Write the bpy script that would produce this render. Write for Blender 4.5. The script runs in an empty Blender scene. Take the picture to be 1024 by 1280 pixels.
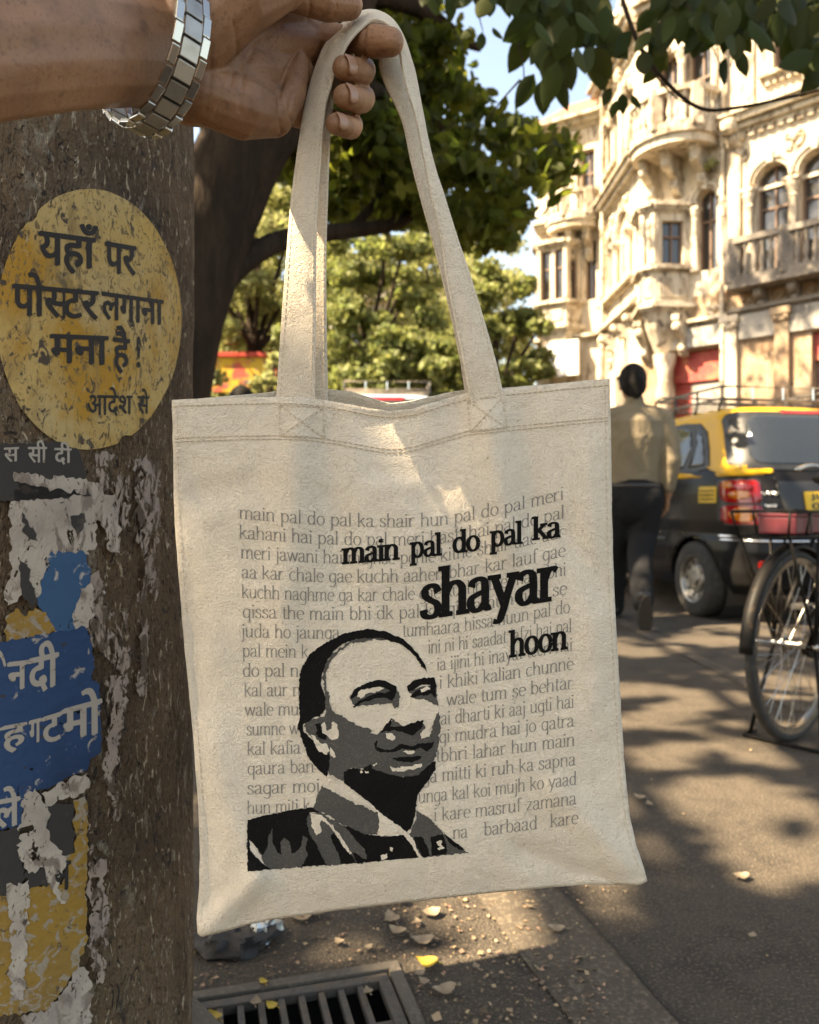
import bpy, bmesh, math, random
import numpy as np
from mathutils import Vector, Matrix, noise
from mathutils.geometry import tessellate_polygon
S = bpy.context.scene
COL = S.collection
rad = math.radians
random.seed(7)

# ---------------------------------------------------------------- camera
EYE = 0.85
cam_d = bpy.data.cameras.new('camera')
cam = bpy.data.objects.new('camera', cam_d); COL.objects.link(cam)
cam.location = (0, 0, EYE); cam.rotation_euler = (rad(90), 0, 0)
cam_d.sensor_fit = 'VERTICAL'; cam_d.sensor_height = 36.0
cam_d.lens = 36.0 * 1000 / 1280
cam_d.shift_y = -15 / 1280
cam_d.clip_start = 0.02; cam_d.clip_end = 600
cam_d.dof.use_dof = True; cam_d.dof.focus_distance = 0.70; cam_d.dof.aperture_fstop = 8.0
S.camera = cam
# ---------------------------------------------------------------- light
SUN_EL, SUN_AZ = 50.0, math.degrees(math.atan2(-0.96, -0.29))   # from behind and left of the camera
sdir = Vector((-0.96, -0.29, 0)).normalized() * math.cos(rad(SUN_EL)) + Vector((0, 0, math.sin(rad(SUN_EL))))
W = bpy.data.worlds.new('World'); S.world = W; W.use_nodes = True
wn = W.node_tree.nodes; wl = W.node_tree.links
sky = wn.new('ShaderNodeTexSky'); sky.sky_type = 'NISHITA'; sky.sun_disc = False
sky.sun_elevation = rad(SUN_EL); sky.sun_rotation = math.atan2(sdir.x, sdir.y)
sky.air_density = 1.0; sky.dust_density = 2.0; sky.ozone_density = 1.0
wl.new(sky.outputs[0], wn['Background'].inputs[0]); wn['Background'].inputs[1].default_value = 0.095
sun_d = bpy.data.lights.new('sun', 'SUN'); sun_d.energy = 5.0; sun_d.angle = rad(0.53); sun_d.color = (1.0, 0.91, 0.78)
sun = bpy.data.objects.new('sun', sun_d); COL.objects.link(sun); sun.location = (-8, -8, 20)
sun.rotation_euler = sdir.to_track_quat('Z', 'Y').to_euler()
S.view_settings.view_transform = 'Standard'; S.view_settings.look = 'None'
S.view_settings.gamma = 1.0; S.view_settings.use_curve_mapping = False
S.view_settings.exposure = 2.48
S.view_settings.use_white_balance = True; S.view_settings.white_balance_temperature = 8700; S.view_settings.white_balance_tint = 10
S.cycles.max_bounces = 8; S.cycles.transparent_max_bounces = 8
S.cycles.caustics_reflective = False; S.cycles.caustics_refractive = False

# ---------------------------------------------------------------- helpers
def P(px, py, d):                       # a point seen at photo pixel (px, py), d metres deep
    return Vector(((px - 512) / 1000 * d, d, EYE - (py - 625) / 1000 * d))
def G(px, py):                          # a point of the ground at photo pixel
    d = EYE * 1000 / (py - 625)
    return Vector(((px - 512) / 1000 * d, d, 0))
def tag(o, label=None, cat=None, group=None, kind=None):
    if label: o['label'] = label
    if cat: o['category'] = cat
    if group: o['group'] = group
    if kind: o['kind'] = kind
    return o
def empty(name, loc=(0, 0, 0), rz=0.0, label=None, cat=None, group=None):
    o = bpy.data.objects.new(name, None); COL.objects.link(o)
    o.location = loc; o.rotation_euler = (0, 0, rz); o.empty_display_size = 0.1
    return tag(o, label, cat, group)
class MB:
    def __init__(s): s.v = []; s.f = []; s.m = []
    def add(s, vs, fs, m=0):
        b = len(s.v); s.v += [tuple(v) for v in vs]
        s.f += [tuple(b + i for i in f) for f in fs]; s.m += [m] * len(fs)
    def box(s, c, h, R=None, m=0, bev=0.0):
        # c centre, h half sizes, R 3x3 matrix; optional chamfer
        c = Vector(c)
        if bev <= 0:
            vs = [Vector((x * h[0], y * h[1], z * h[2])) for x in (-1, 1) for y in (-1, 1) for z in (-1, 1)]
            fs = [(0, 1, 3, 2), (4, 6, 7, 5), (0, 4, 5, 1), (2, 3, 7, 6), (0, 2, 6, 4), (1, 5, 7, 3)]
        else:
            bm = bmesh.new(); bmesh.ops.create_cube(bm, size=2)
            for v in bm.verts: v.co = Vector((v.co.x * h[0], v.co.y * h[1], v.co.z * h[2]))
            bmesh.ops.bevel(bm, geom=bm.edges[:], offset=bev, segments=2, affect='EDGES', profile=0.6)
            bm.verts.index_update()
            vs = [v.co.copy() for v in bm.verts]; fs = [tuple(v.index for v in f.verts) for f in bm.faces]; bm.free()
        if R is not None: vs = [R @ v for v in vs]
        s.add([v + c for v in vs], fs, m)
    def tube(s, pts, r, n=8, m=0, closed=False, caps=True, flat=None):
        pts = [Vector(p) for p in pts]; k = len(pts)
        rs = r if isinstance(r, (list, tuple)) else [r] * k
        vs = []; prev = None
        for i, p in enumerate(pts):
            if closed: t = pts[(i + 1) % k] - pts[i - 1]
            else: t = pts[min(i + 1, k - 1)] - pts[max(i - 1, 0)]
            if t.length < 1e-9: t = Vector((0, 0, 1))
            t.normalize()
            if prev is None:
                a = Vector((0, 0, 1)) if abs(t.z) < 0.9 else Vector((1, 0, 0))
                u = a.cross(t).normalized()
            else:
                u = (prev - t * prev.dot(t))
                u = u.normalized() if u.length > 1e-6 else t.orthogonal().normalized()
            prev = u; w = t.cross(u)
            for j in range(n):
                a = 2 * math.pi * j / n
                o = (u * math.cos(a) + w * math.sin(a)) * rs[i]
                if flat: o = o - flat[0] * o.dot(flat[0]) * (1 - flat[1])
                vs.append(p + o)
        fs = []
        for i in range(k if closed else k - 1):
            for j in range(n):
                a = i * n + j; b = i * n + (j + 1) % n; i2 = (i + 1) % k
                fs.append((a, b, i2 * n + (j + 1) % n, i2 * n + j))
        if caps and not closed:
            fs.append(tuple(range(n - 1, -1, -1))); fs.append(tuple((k - 1) * n + j for j in range(n)))
        s.add(vs, fs, m)
    def lathe(s, prof, c, n=16, m=0, R=None, caps=True):
        c = Vector(c); vs = []
        for (r, z) in prof:
            for j in range(n):
                a = 2 * math.pi * j / n
                v = Vector((r * math.cos(a), r * math.sin(a), z)); vs.append((R @ v if R else v) + c)
        fs = [(i * n + j, i * n + (j + 1) % n, (i + 1) * n + (j + 1) % n, (i + 1) * n + j) for i in range(len(prof) - 1) for j in range(n)]
        if caps: fs.append(tuple(range(n - 1, -1, -1))); fs.append(tuple((len(prof) - 1) * n + j for j in range(n)))
        s.add(vs, fs, m)
    def ball(s, c, r, seg=12, rings=8, R=None, m=0):
        c = Vector(c); rr = Vector(r) if not isinstance(r, (int, float)) else Vector((r, r, r)); vs = []; fs = []
        for i in range(1, rings):
            t = math.pi * i / rings
            for j in range(seg):
                a = 2 * math.pi * j / seg
                v = Vector((rr.x * math.sin(t) * math.cos(a), rr.y * math.sin(t) * math.sin(a), rr.z * math.cos(t)))
                vs.append((R @ v if R else v) + c)
        top = len(vs); v = Vector((0, 0, rr.z)); vs.append((R @ v if R else v) + c)
        v = Vector((0, 0, -rr.z)); vs.append((R @ v if R else v) + c)
        for i in range(rings - 2):
            for j in range(seg):
                fs.append((i * seg + j, (i + 1) * seg + j, (i + 1) * seg + (j + 1) % seg, i * seg + (j + 1) % seg))
        for j in range(seg):
            fs.append((top, j, (j + 1) % seg)); b = (rings - 2) * seg
            fs.append((top + 1, b + (j + 1) % seg, b + j))
        s.add(vs, fs, m)
    def prism(s, poly, depth_vec, m=0):
        # poly: list of 3d points in one plane
        k = len(poly); d = Vector(depth_vec); poly = [Vector(p) for p in poly]
        vs = poly + [p + d for p in poly]
        fs = [tuple(range(k - 1, -1, -1)), tuple(range(k, 2 * k))] + [(i, (i + 1) % k, k + (i + 1) % k, k + i) for i in range(k)]
        s.add(vs, fs, m)
    def build(s, name, mats, parent=None, smooth=False, auto=None, fix=True):
        me = bpy.data.meshes.new(name); me.from_pydata(s.v, [], s.f)
        mats = mats if isinstance(mats, (list, tuple)) else [mats]
        for m in mats: me.materials.append(m)
        if len(mats) > 1: me.polygons.foreach_set('material_index', s.m)
        if fix:
            bm = bmesh.new(); bm.from_mesh(me); bmesh.ops.recalc_face_normals(bm, faces=bm.faces[:]); bm.to_mesh(me); bm.free()
        if smooth: me.polygons.foreach_set('use_smooth', [True] * len(me.polygons))
        if auto is not None: me.shade_smooth() if False else me.set_sharp_from_angle(angle=rad(auto))
        me.update()
        o = bpy.data.objects.new(name, me); COL.objects.link(o)
        if parent: o.parent = parent
        return o
def catmull(pts, n=8, closed=False):
    pts = [Vector(p) for p in pts]; k = len(pts); out = []
    for i in range(k if closed else k - 1):
        if closed: p0, p1, p2, p3 = pts[i - 1], pts[i], pts[(i + 1) % k], pts[(i + 2) % k]
        else: p0, p1, p2, p3 = pts[max(i - 1, 0)], pts[i], pts[i + 1], pts[min(i + 2, k - 1)]
        for j in range(n):
            t = j / n
            out.append(0.5 * ((2 * p1) + (p2 - p0) * t + (2 * p0 - 5 * p1 + 4 * p2 - p3) * t * t + (3 * p1 - p0 - 3 * p2 + p3) * t ** 3))
    if not closed: out.append(pts[-1])
    return out
def copy_tree(o, parent=None):
    c = o.copy(); COL.objects.link(c)
    if parent: c.parent = parent
    for ch in list(o.children): copy_tree(ch, c)
    return c
def blob(name, chains, mat, parent, voxel=0.01, smooth=4, balls=(), vgroups=None):
    """one continuous body surface: overlapping tapered chains welded by a voxel remesh"""
    mb = MB()
    for ch in chains:
        pts, rs = ch[0], ch[1]; flat = ch[2] if len(ch) > 2 else None
        mb.tube(pts, list(rs), 14, flat=flat)
        for e in (0, -1):
            if flat is None: mb.ball(pts[e], rs[e], 14, 8)
            else:
                ax = flat[0]; q = Vector((0, 0, 1)).rotation_difference(ax).to_matrix()
                mb.ball(pts[e], (rs[e], rs[e], rs[e] * flat[1]), 14, 8, q)
    for b in balls: mb.ball(*b[:2], 16, 12, *(b[2:]))
    o = mb.build(name, mat, None)
    m = o.modifiers.new('r', 'REMESH'); m.mode = 'VOXEL'; m.voxel_size = voxel
    if smooth:
        m2 = o.modifiers.new('s', 'SMOOTH'); m2.iterations = smooth; m2.factor = 0.5
    dg = bpy.context.evaluated_depsgraph_get(); dg.update()
    me = bpy.data.meshes.new_from_object(o.evaluated_get(dg))
    old = o.data; o.modifiers.clear(); o.data = me; bpy.data.meshes.remove(old); me.name = name
    me.materials.clear(); me.materials.append(mat)
    me.polygons.foreach_set('use_smooth', [True] * len(me.polygons))
    if parent: o.parent = parent
    return o

# ---------------------------------------------------------------- materials
def mat(name, base, rough=0.7, metal=0.0, var=(), bump=(), spec=0.5, coat=0.0, trans=None, rand=0.0, sss=0.0, holes=()):
    m = bpy.data.materials.new(name); m.use_nodes = True
    nt = m.node_tree; N = nt.nodes; L = nt.links; b = N['Principled BSDF']
    b.inputs['Roughness'].default_value = rough; b.inputs['Metallic'].default_value = metal
    b.inputs['Specular IOR Level'].default_value = spec; b.inputs['Coat Weight'].default_value = coat
    b.inputs['Coat Roughness'].default_value = 0.06
    tc = N.new('ShaderNodeTexCoord')
    def nz(scale, detail, stretch, dist=0.0, rough_=0.6):
        n = N.new('ShaderNodeTexNoise'); n.inputs['Scale'].default_value = scale; n.inputs['Detail'].default_value = detail
        n.inputs['Distortion'].default_value = dist; n.inputs['Roughness'].default_value = rough_
        if stretch:
            mp = N.new('ShaderNodeMapping'); mp.inputs['Scale'].default_value = stretch
            L.new(tc.outputs['Object'], mp.inputs[0]); L.new(mp.outputs[0], n.inputs['Vector'])
        else: L.new(tc.outputs['Object'], n.inputs['Vector'])
        return n
    rgb = N.new('ShaderNodeRGB'); rgb.outputs[0].default_value = (*base, 1); cur = rgb.outputs[0]
    for v in var:
        sc, lo, hi, colr = v[:4]; stretch = v[4] if len(v) > 4 else None; dist = v[5] if len(v) > 5 else 0.0
        n = nz(sc, 6, stretch, dist)
        r = N.new('ShaderNodeMapRange'); r.inputs['From Min'].default_value = lo; r.inputs['From Max'].default_value = hi
        L.new(n.outputs['Fac'], r.inputs['Value'])
        mx = N.new('ShaderNodeMix'); mx.data_type = 'RGBA'
        L.new(r.outputs[0], mx.inputs['Factor']); L.new(cur, mx.inputs['A']); mx.inputs['B'].default_value = (*colr, 1)
        cur = mx.outputs['Result']
    if rand:
        g = N.new('ShaderNodeNewGeometry'); hs = N.new('ShaderNodeHueSaturation')
        r = N.new('ShaderNodeMapRange'); r.inputs['To Min'].default_value = 1 - rand; r.inputs['To Max'].default_value = 1 + rand
        L.new(g.outputs['Random Per Island'], r.inputs['Value']); L.new(r.outputs[0], hs.inputs['Value'])
        r2 = N.new('ShaderNodeMapRange'); r2.inputs['To Min'].default_value = 0.475; r2.inputs['To Max'].default_value = 0.52
        mu = N.new('ShaderNodeMath'); mu.operation = 'FRACT'; m3 = N.new('ShaderNodeMath'); m3.operation = 'MULTIPLY'; m3.inputs[1].default_value = 7.31
        L.new(g.outputs['Random Per Island'], m3.inputs[0]); L.new(m3.outputs[0], mu.inputs[0]); L.new(mu.outputs[0], r2.inputs['Value'])
        L.new(r2.outputs[0], hs.inputs['Hue']); L.new(cur, hs.inputs['Color']); cur = hs.outputs[0]
    L.new(cur, b.inputs['Base Color'])
    last = None
    for bp in bump:
        sc, st, dd = bp[:3]; stretch = bp[3] if len(bp) > 3 else None; dist = bp[4] if len(bp) > 4 else 0.0
        n = nz(sc, 3, stretch, dist, 0.5)
        bn = N.new('ShaderNodeBump'); bn.inputs['Strength'].default_value = st; bn.inputs['Distance'].default_value = dd
        L.new(n.outputs['Fac'], bn.inputs['Height'])
        if last: L.new(last, bn.inputs['Normal'])
        last = bn.outputs[0]
    if last: L.new(last, b.inputs['Normal'])
    if trans:
        t = N.new('ShaderNodeBsdfTranslucent'); hs2 = N.new('ShaderNodeHueSaturation')
        hs2.inputs['Saturation'].default_value = 1.15; hs2.inputs['Value'].default_value = trans[1]
        L.new(cur, hs2.inputs['Color']); L.new(hs2.outputs[0], t.inputs['Color'])
        ms = N.new('ShaderNodeMixShader'); ms.inputs[0].default_value = trans[0]
        L.new(b.outputs[0], ms.inputs[1]); L.new(t.outputs[0], ms.inputs[2])
        L.new(ms.outputs[0], N['Material Output'].inputs['Surface'])
    if holes:                                              # worn right through: ragged gaps show what lies beneath
        acc = None
        for (sc, th, stretch, dist) in holes:
            n = nz(sc, 5, stretch, dist, .65); r = N.new('ShaderNodeMapRange'); r.inputs['From Min'].default_value = th; r.inputs['From Max'].default_value = th + .012
            L.new(n.outputs['Fac'], r.inputs['Value'])
            if acc is None: acc = r.outputs[0]
            else:
                mxx = N.new('ShaderNodeMath'); mxx.operation = 'MAXIMUM'; L.new(acc, mxx.inputs[0]); L.new(r.outputs[0], mxx.inputs[1]); acc = mxx.outputs[0]
        tr_ = N.new('ShaderNodeBsdfTransparent'); ms = N.new('ShaderNodeMixShader'); L.new(acc, ms.inputs[0]); L.new(b.outputs[0], ms.inputs[1]); L.new(tr_.outputs[0], ms.inputs[2])
        L.new(ms.outputs[0], N['Material Output'].inputs['Surface'])
    if sss:
        b.inputs['Subsurface Weight'].default_value = sss; b.inputs['Subsurface Radius'].default_value = (0.008, 0.003, 0.0015)
        b.inputs['Subsurface Scale'].default_value = 1.0
    return m
def glass(name, tint=(0.02, 0.025, 0.03), rough=0.04, spec=0.8):
    return mat(name, tint, rough, 0, spec=spec)
# ---------------------------------------------------------------- ground
M = {}
M['asphalt'] = mat('asphalt', (0.056, 0.046, 0.036), 0.92, var=[(1.3, .35, .7, (0.082, 0.066, 0.050)), (5, .52, .62, (0.045, 0.036, 0.028)), (14, .5, .75, (0.042, 0.034, 0.027)), (150, .53, .66, (0.15, 0.122, 0.09)), (260, .55, .66, (0.018, 0.015, 0.013))],
                   bump=[(180, .9, .009), (26, .35, .014)], spec=0.25)
M['concrete'] = mat('concrete', (0.105, 0.09, 0.072), 0.9, var=[(3, .4, .7, (0.07, 0.06, 0.048)), (90, .5, .75, (0.15, 0.125, 0.10))], bump=[(160, .5, .004)], spec=0.25)
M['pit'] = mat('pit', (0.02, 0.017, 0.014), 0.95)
M['iron'] = mat('iron', (0.085, 0.075, 0.065), 0.6, metal=0.35, var=[(30, .45, .7, (0.14, 0.10, 0.07)), (120, .5, .7, (0.05, 0.045, 0.04))], bump=[(150, .4, .002)])
TR = G(497, 1204); e1 = Vector((-.965, -.262, 0)); e2 = Vector((.262, -.965, 0))
def gr(a, b, z=0.0): return TR + e1 * a + e2 * b + Vector((0, 0, z))
GL, GW = 0.40, 0.34
mb = MB()
hole = [gr(0.0, 0.0), gr(GL, 0.0), gr(GL, GW), gr(0.0, GW)]
# order the big rectangle's corners like the hole's (far right, far left, near left, near right)
B = 260
big = [Vector((B, B, 0)), Vector((-B, B, 0)), Vector((-B, -60, 0)), Vector((B, -60, 0))]
for i in range(4):
    j = (i + 1) % 4
    mb.add([hole[i], big[i], big[j], hole[j]], [(0, 1, 2, 3)])
g_ = mb.build('ground', M['asphalt']); tag(g_, kind='structure')
for p in g_.data.polygons:
    if p.normal.z < 0: p.flip()
mb = MB()
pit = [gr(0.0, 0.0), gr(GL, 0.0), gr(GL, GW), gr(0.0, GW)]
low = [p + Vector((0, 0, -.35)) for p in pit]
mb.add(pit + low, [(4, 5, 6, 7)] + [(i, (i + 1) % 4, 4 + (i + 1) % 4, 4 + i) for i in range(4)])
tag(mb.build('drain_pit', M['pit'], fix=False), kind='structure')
# drain grate
R3 = Matrix((e1, e2, Vector((0, 0, 1)))).transposed()
dg_ = empty('drain_grate', gr(GL / 2, GW / 2), 0, 'rectangular cast iron drain grate with parallel bars set in the dark pavement', 'drain grate')
def local(o, root):
    o.parent = root; o.matrix_parent_inverse = Matrix.Translation(-root.location); return o
mb = MB()
for (a, b, ha, hb) in ((GL / 2, .011, GL / 2, .011), (GL / 2, GW - .011, GL / 2, .011), (.011, GW / 2, .011, GW / 2 - .022), (GL - .011, GW / 2, .011, GW / 2 - .022)):
    mb.box(gr(a, b, -.003), (ha, hb, .010), R3, bev=.002)
local(mb.build('outer_frame', M['concrete']), dg_)
mb = MB()
for (a, b, ha, hb) in ((GL / 2, .037, GL / 2 - .026, .010), (GL / 2, GW - .037, GL / 2 - .026, .010), (.036, GW / 2, .010, GW / 2 - .047), (GL - .036, GW / 2, .010, GW / 2 - .047)):
    mb.box(gr(a, b, -.006), (ha, hb, .009), R3, bev=.002)
mb.box(gr(GL / 2, .155, -.010), (GL / 2 - .046, .006, .008), R3, bev=.0015)
local(mb.build('inner_frame', M['iron']), dg_)
nb = 9
for i in range(nb):
    a = .046 + (GL - .092) * (i + .5) / nb
    mb = MB(); mb.box(gr(a + .017, GW / 2, -.009), (.0055, GW / 2 - .047, .0085), R3, bev=.0015)
    local(mb.build('bar', M['iron']), dg_)
# paved gutter strip and the pale joint line of the road
def strip(name, pts, w, z, m):
    mb = MB(); k = len(pts); vs = []
    for i, p in enumerate(pts):
        p = Vector(p); t = (Vector(pts[min(i + 1, k - 1)]) - Vector(pts[max(i - 1, 0)])).normalized(); n = Vector((t.y, -t.x, 0))
        ww = w * (1 + .25 * noise.noise(p * 3.1))
        vs += [p + n * ww / 2 + Vector((0, 0, z)), p - n * ww / 2 + Vector((0, 0, z))]
    mb.add(vs, [(2 * i, 2 * i + 1, 2 * i + 3, 2 * i + 2) for i in range(k - 1)])
    o = mb.build(name, m, fix=False)
    for q in o.data.polygons:
        if q.normal.z < 0: q.flip()
    return tag(o, kind='structure')
ln = [G(690, 1105).lerp(G(860, 1290), i / 14) for i in range(-6, 18)]
strip('paving_joint', ln, .005, .008, mat('joint', (0.03, 0.025, 0.02), .95))
M['worn'] = mat('worn_concrete', (0.085, 0.069, 0.053), 0.92, var=[(4, .4, .65, (0.062, 0.05, 0.039)), (120, .5, .7, (0.17, 0.14, 0.10))], bump=[(180, .5, .005)], spec=.2)
ln2 = [p + Vector((-.10, .035, 0)) for p in ln]
strip('gutter', ln2, .17, .004, M['worn'])
M['kerbline'] = mat('faded_paint', (0.105, 0.087, 0.067), 0.9, var=[(9, .38, .58, (0.062, 0.05, 0.039)), (60, .5, .65, (0.07, 0.057, 0.044))], bump=[(200, .4, .004)], spec=.2)
strip('road_line', [Vector((1.60 - .02 * i, 3.2 + .4 * i, 0)) for i in range(20)], .10, .004, M['kerbline'])

# litter and fallen leaves
M['dry_leaf'] = mat('dry_leaf', (0.22, 0.16, 0.10), 0.7, var=[(60, .4, .7, (0.31, 0.24, 0.16))], bump=[(300, .3, .002)])
M['yellow_leaf'] = mat('yellow_leaf', (0.42, 0.29, 0.035), 0.6, var=[(70, .5, .7, (0.30, 0.18, 0.03))])
def leaf_mesh(L, Wd, curl, seed):
    r = random.Random(seed); mb = MB(); n = 7; vs = []
    for i in range(n + 1):
        t = i / n; w = Wd * (math.sin(math.pi * min(1, t * 1.02) ** .8) ** .9) * (1 + r.uniform(-.12, .12))
        y = (t - .5) * L; zc = curl * L * (2 * (t - .5)) ** 2
        for s in (-1, -.5, 0, .5, 1): vs.append((s * w / 2 + r.uniform(-.001, .001), y, zc + abs(s) ** 1.5 * curl * Wd * .7 + .003 + r.uniform(0, .0015)))
    fs = [(i * 5 + j, i * 5 + j + 1, (i + 1) * 5 + j + 1, (i + 1) * 5 + j) for i in range(n) for j in range(4)]
    mb.add(vs, fs); mb.tube([(0, -L / 2, curl * L + .003), (.002, -L * .68, curl * L * .6 + .003)], .0009, 5)
    return mb
def ground_leaf(px, py, wpx, rz, label, m, group='fallen leaves round the drain', seed=0, curl=.14):
    p = G(px, py); sc = p.y / 1000
    o = leaf_mesh(wpx * sc * 1.12, wpx * sc * .8, curl, seed).build('fallen_leaf', m, smooth=True)
    o.location = p + Vector((0, 0, .004)); o.rotation_euler = (random.uniform(-.08, .08), random.uniform(-.08, .08), rz)
    return tag(o, label, 'leaf', group)
ground_leaf(534, 1209, 28, 1.2, 'bright yellow fallen leaf beside the right corner of the drain grate', M['yellow_leaf'], seed=3)
for i, (px, py, w, rz) in enumerate([(490, 1153, 24, .4), (538, 1146, 24, 1.9), (529, 1181, 27, 1.4), (556, 1243, 28, 1.7), (522, 1157, 14, .3), (497, 1169, 22, 1.1), (424, 1182, 15, .8), (460, 1190, 12, 2.4),
                                    (376, 1150, 32, 1.7), (398, 1146, 16, .2), (530, 1232, 14, .9), (525, 1222, 12, 2.1), (502, 1131, 16, 1.3)]):
    ground_leaf(px, py, w, rz, 'pale dry fallen leaf lying on the dark pavement near the drain grate', M['dry_leaf'], seed=10 + i)
for i, (px, py, w, rz) in enumerate([(329, 1233, 13, .5), (320, 1258, 17, .1), (340, 1263, 16, 1.0), (460, 1245, 15, .4), (268, 1277, 22, .8)]):
    ground_leaf(px, py, w, rz, 'yellow-brown fallen leaf caught on the bars of the drain grate', M['yellow_leaf'] if i % 2 == 0 else M['dry_leaf'], 'fallen leaves on the grate', seed=40 + i)
for i, (px, py, w, rz) in enumerate([(696, 1166, 20, 1.3), (926, 1100, 20, 1.6), (595, 1213, 11, .4), (662, 1138, 10, .8), (940, 1175, 12, 2.4), (800, 1000, 14, 1), (812, 1008, 10, .2)]):
    ground_leaf(px, py, w, rz, 'small brown fallen leaf lying out on the open road', M['dry_leaf'], 'fallen leaves on the road', seed=60 + i)
# crumbs of litter, uncountable
rr = np.random.RandomState(5); mb = MB()
for i in range(1500):
    if i < 900: p = G(rr.uniform(242, 760), rr.uniform(1090, 1290))
    else: p = Vector((rr.uniform(-1.2, 3.2), rr.uniform(1.2, 5.5), 0))
    q = p - TR
    if -.01 < q.dot(e1) < GL + .01 and -.01 < q.dot(e2) < GW + .01: continue
    s = rr.uniform(.0015, .006) * (1 if rr.rand() < .9 else 1.9); a = rr.uniform(0, 6.28)
    u = Vector((math.cos(a), math.sin(a), 0)) * s; w = Vector((-math.sin(a), math.cos(a), rr.uniform(-.3, .3))) * s * rr.uniform(.4, .9)
    z = Vector((0, 0, .003 + s * .4))
    mb.add([p + z - u, p + z + w + Vector((0, 0, s * .4)), p + z + u, p + z - w], [(0, 1, 2, 3)])
M['litter'] = mat('litter', (0.22, 0.15, 0.09), 0.85, rand=.7)
tag(mb.build('leaf_litter', M['litter']), 'crumbs of dry leaf and grit scattered over the road', 'litter', kind='stuff')
# rubbish under the bag's left corner
M['rag'] = mat('rag', (0.022, 0.02, 0.02), 0.75, bump=[(60, .4, .01)])
M['foil'] = mat('foil', (0.42, 0.47, 0.5), 0.3, metal=.55, var=[(40, .45, .6, (0.10, 0.10, 0.09))])
def crumple(name, c, r, m, seed, amp):
    mb = MB(); mb.ball(c, r, 22, 14)
    for i, v in enumerate(mb.v):
        v = Vector(v); d = v - Vector(c)
        k = 1 + amp * noise.noise(d * (2.2 / max(r)) + Vector((seed, 0, 0))) + amp * .6 * noise.noise(d * (5.5 / max(r)) + Vector((0, seed, 0)))
        mb.v[i] = tuple(Vector(c) + d * k)
    return mb.build(name, m, auto=40, smooth=True)
tag(crumple('discarded_rag', G(286, 1186) + Vector((0, 0, .02)), (.075, .05, .026), M['rag'], 3, .6), 'crumpled black rag on the ground under the left corner of the bag', 'rag')
tag(crumple('foil_wrapper', G(330, 1172) + Vector((0, 0, .026)), (.026, .036, .026), M['foil'], 9, .9), 'crushed silvery wrapper lying against the black rag', 'wrapper')
# ---------------------------------------------------------------- pillar with notices
def jag(poly, amp, step, seed=0):
    r = random.Random(seed); out = []; k = len(poly)
    for i in range(k):
        a = Vector((*poly[i][:2], 0)); b = Vector((*poly[(i + 1) % k][:2], 0)); n = max(1, int((b - a).length / step))
        t = (b - a).normalized() if (b - a).length > 0 else Vector((1, 0, 0)); nn = Vector((-t.y, t.x, 0))
        for j in range(n):
            p = a.lerp(b, j / n)
            if j: p += nn * (r.gauss(0, amp * .75) + amp * 1.2 * noise.noise(Vector((p.x / 11, p.y / 11, seed)))) + t * r.uniform(-.3, .3) * step
            out.append((p.x, p.y))
    return out
def cut_grid(bm, step, axes=(0, 1)):
    if not bm.verts: return
    for ax in axes:
        lo = min(v.co[ax] for v in bm.verts); hi = max(v.co[ax] for v in bm.verts)
        x = math.ceil(lo / step) * step
        while x < hi:
            co = [0, 0, 0]; co[ax] = x; no = [0, 0, 0]; no[ax] = 1
            bmesh.ops.bisect_plane(bm, geom=bm.verts[:] + bm.edges[:] + bm.faces[:], plane_co=co, plane_no=no, dist=1e-5)
            x += step
def decal(name, loops, F, m, parent, step=8, axes=(0, 1), bm=None, smooth=True):
    """flat print given in photo-pixel coordinates, cut finely and laid on the surface F(px, py)"""
    if bm is None:
        bm = bmesh.new()
        for lp in loops:
            pts = [Vector((p[0], p[1], 0)) for p in lp]
            vs = [bm.verts.new(p) for p in pts]
            for t in tessellate_polygon([pts]):
                try: bm.faces.new([vs[i] for i in t])
                except ValueError: pass
    cut_grid(bm, step, axes)
    for v in bm.verts: v.co = F(v.co.x, v.co.y, v.co.z)
    bmesh.ops.recalc_face_normals(bm, faces=bm.faces[:])
    me = bpy.data.meshes.new(name); bm.to_mesh(me); bm.free()
    fl = [p for p in me.polygons if p.normal.dot(Vector((0, EYE, 0)) * 0 + (Vector((0, 0, EYE)) - p.center)) < 0]
    for p in fl: p.flip()
    me.materials.append(m)
    if smooth: me.polygons.foreach_set('use_smooth', [True] * len(me.polygons))
    o = bpy.data.objects.new(name, me); COL.objects.link(o)
    if parent: o.parent = parent; o.matrix_parent_inverse = Matrix.Translation(-parent.location)
    return o
PC = Vector((-0.520, 1.045)); PR = 0.232
def pole_pt(px, py, off=0.0):
    k = (px - 512) / 1000; a = k * k + 1; b = -2 * (k * PC.x + PC.y); c = PC.x ** 2 + PC.y ** 2 - (PR + off) ** 2
    disc = b * b - 4 * a * c
    Y = (-b - math.sqrt(max(disc, 0))) / (2 * a)
    return Vector((k * Y, Y, EYE - (py - 625) / 1000 * Y))
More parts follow.
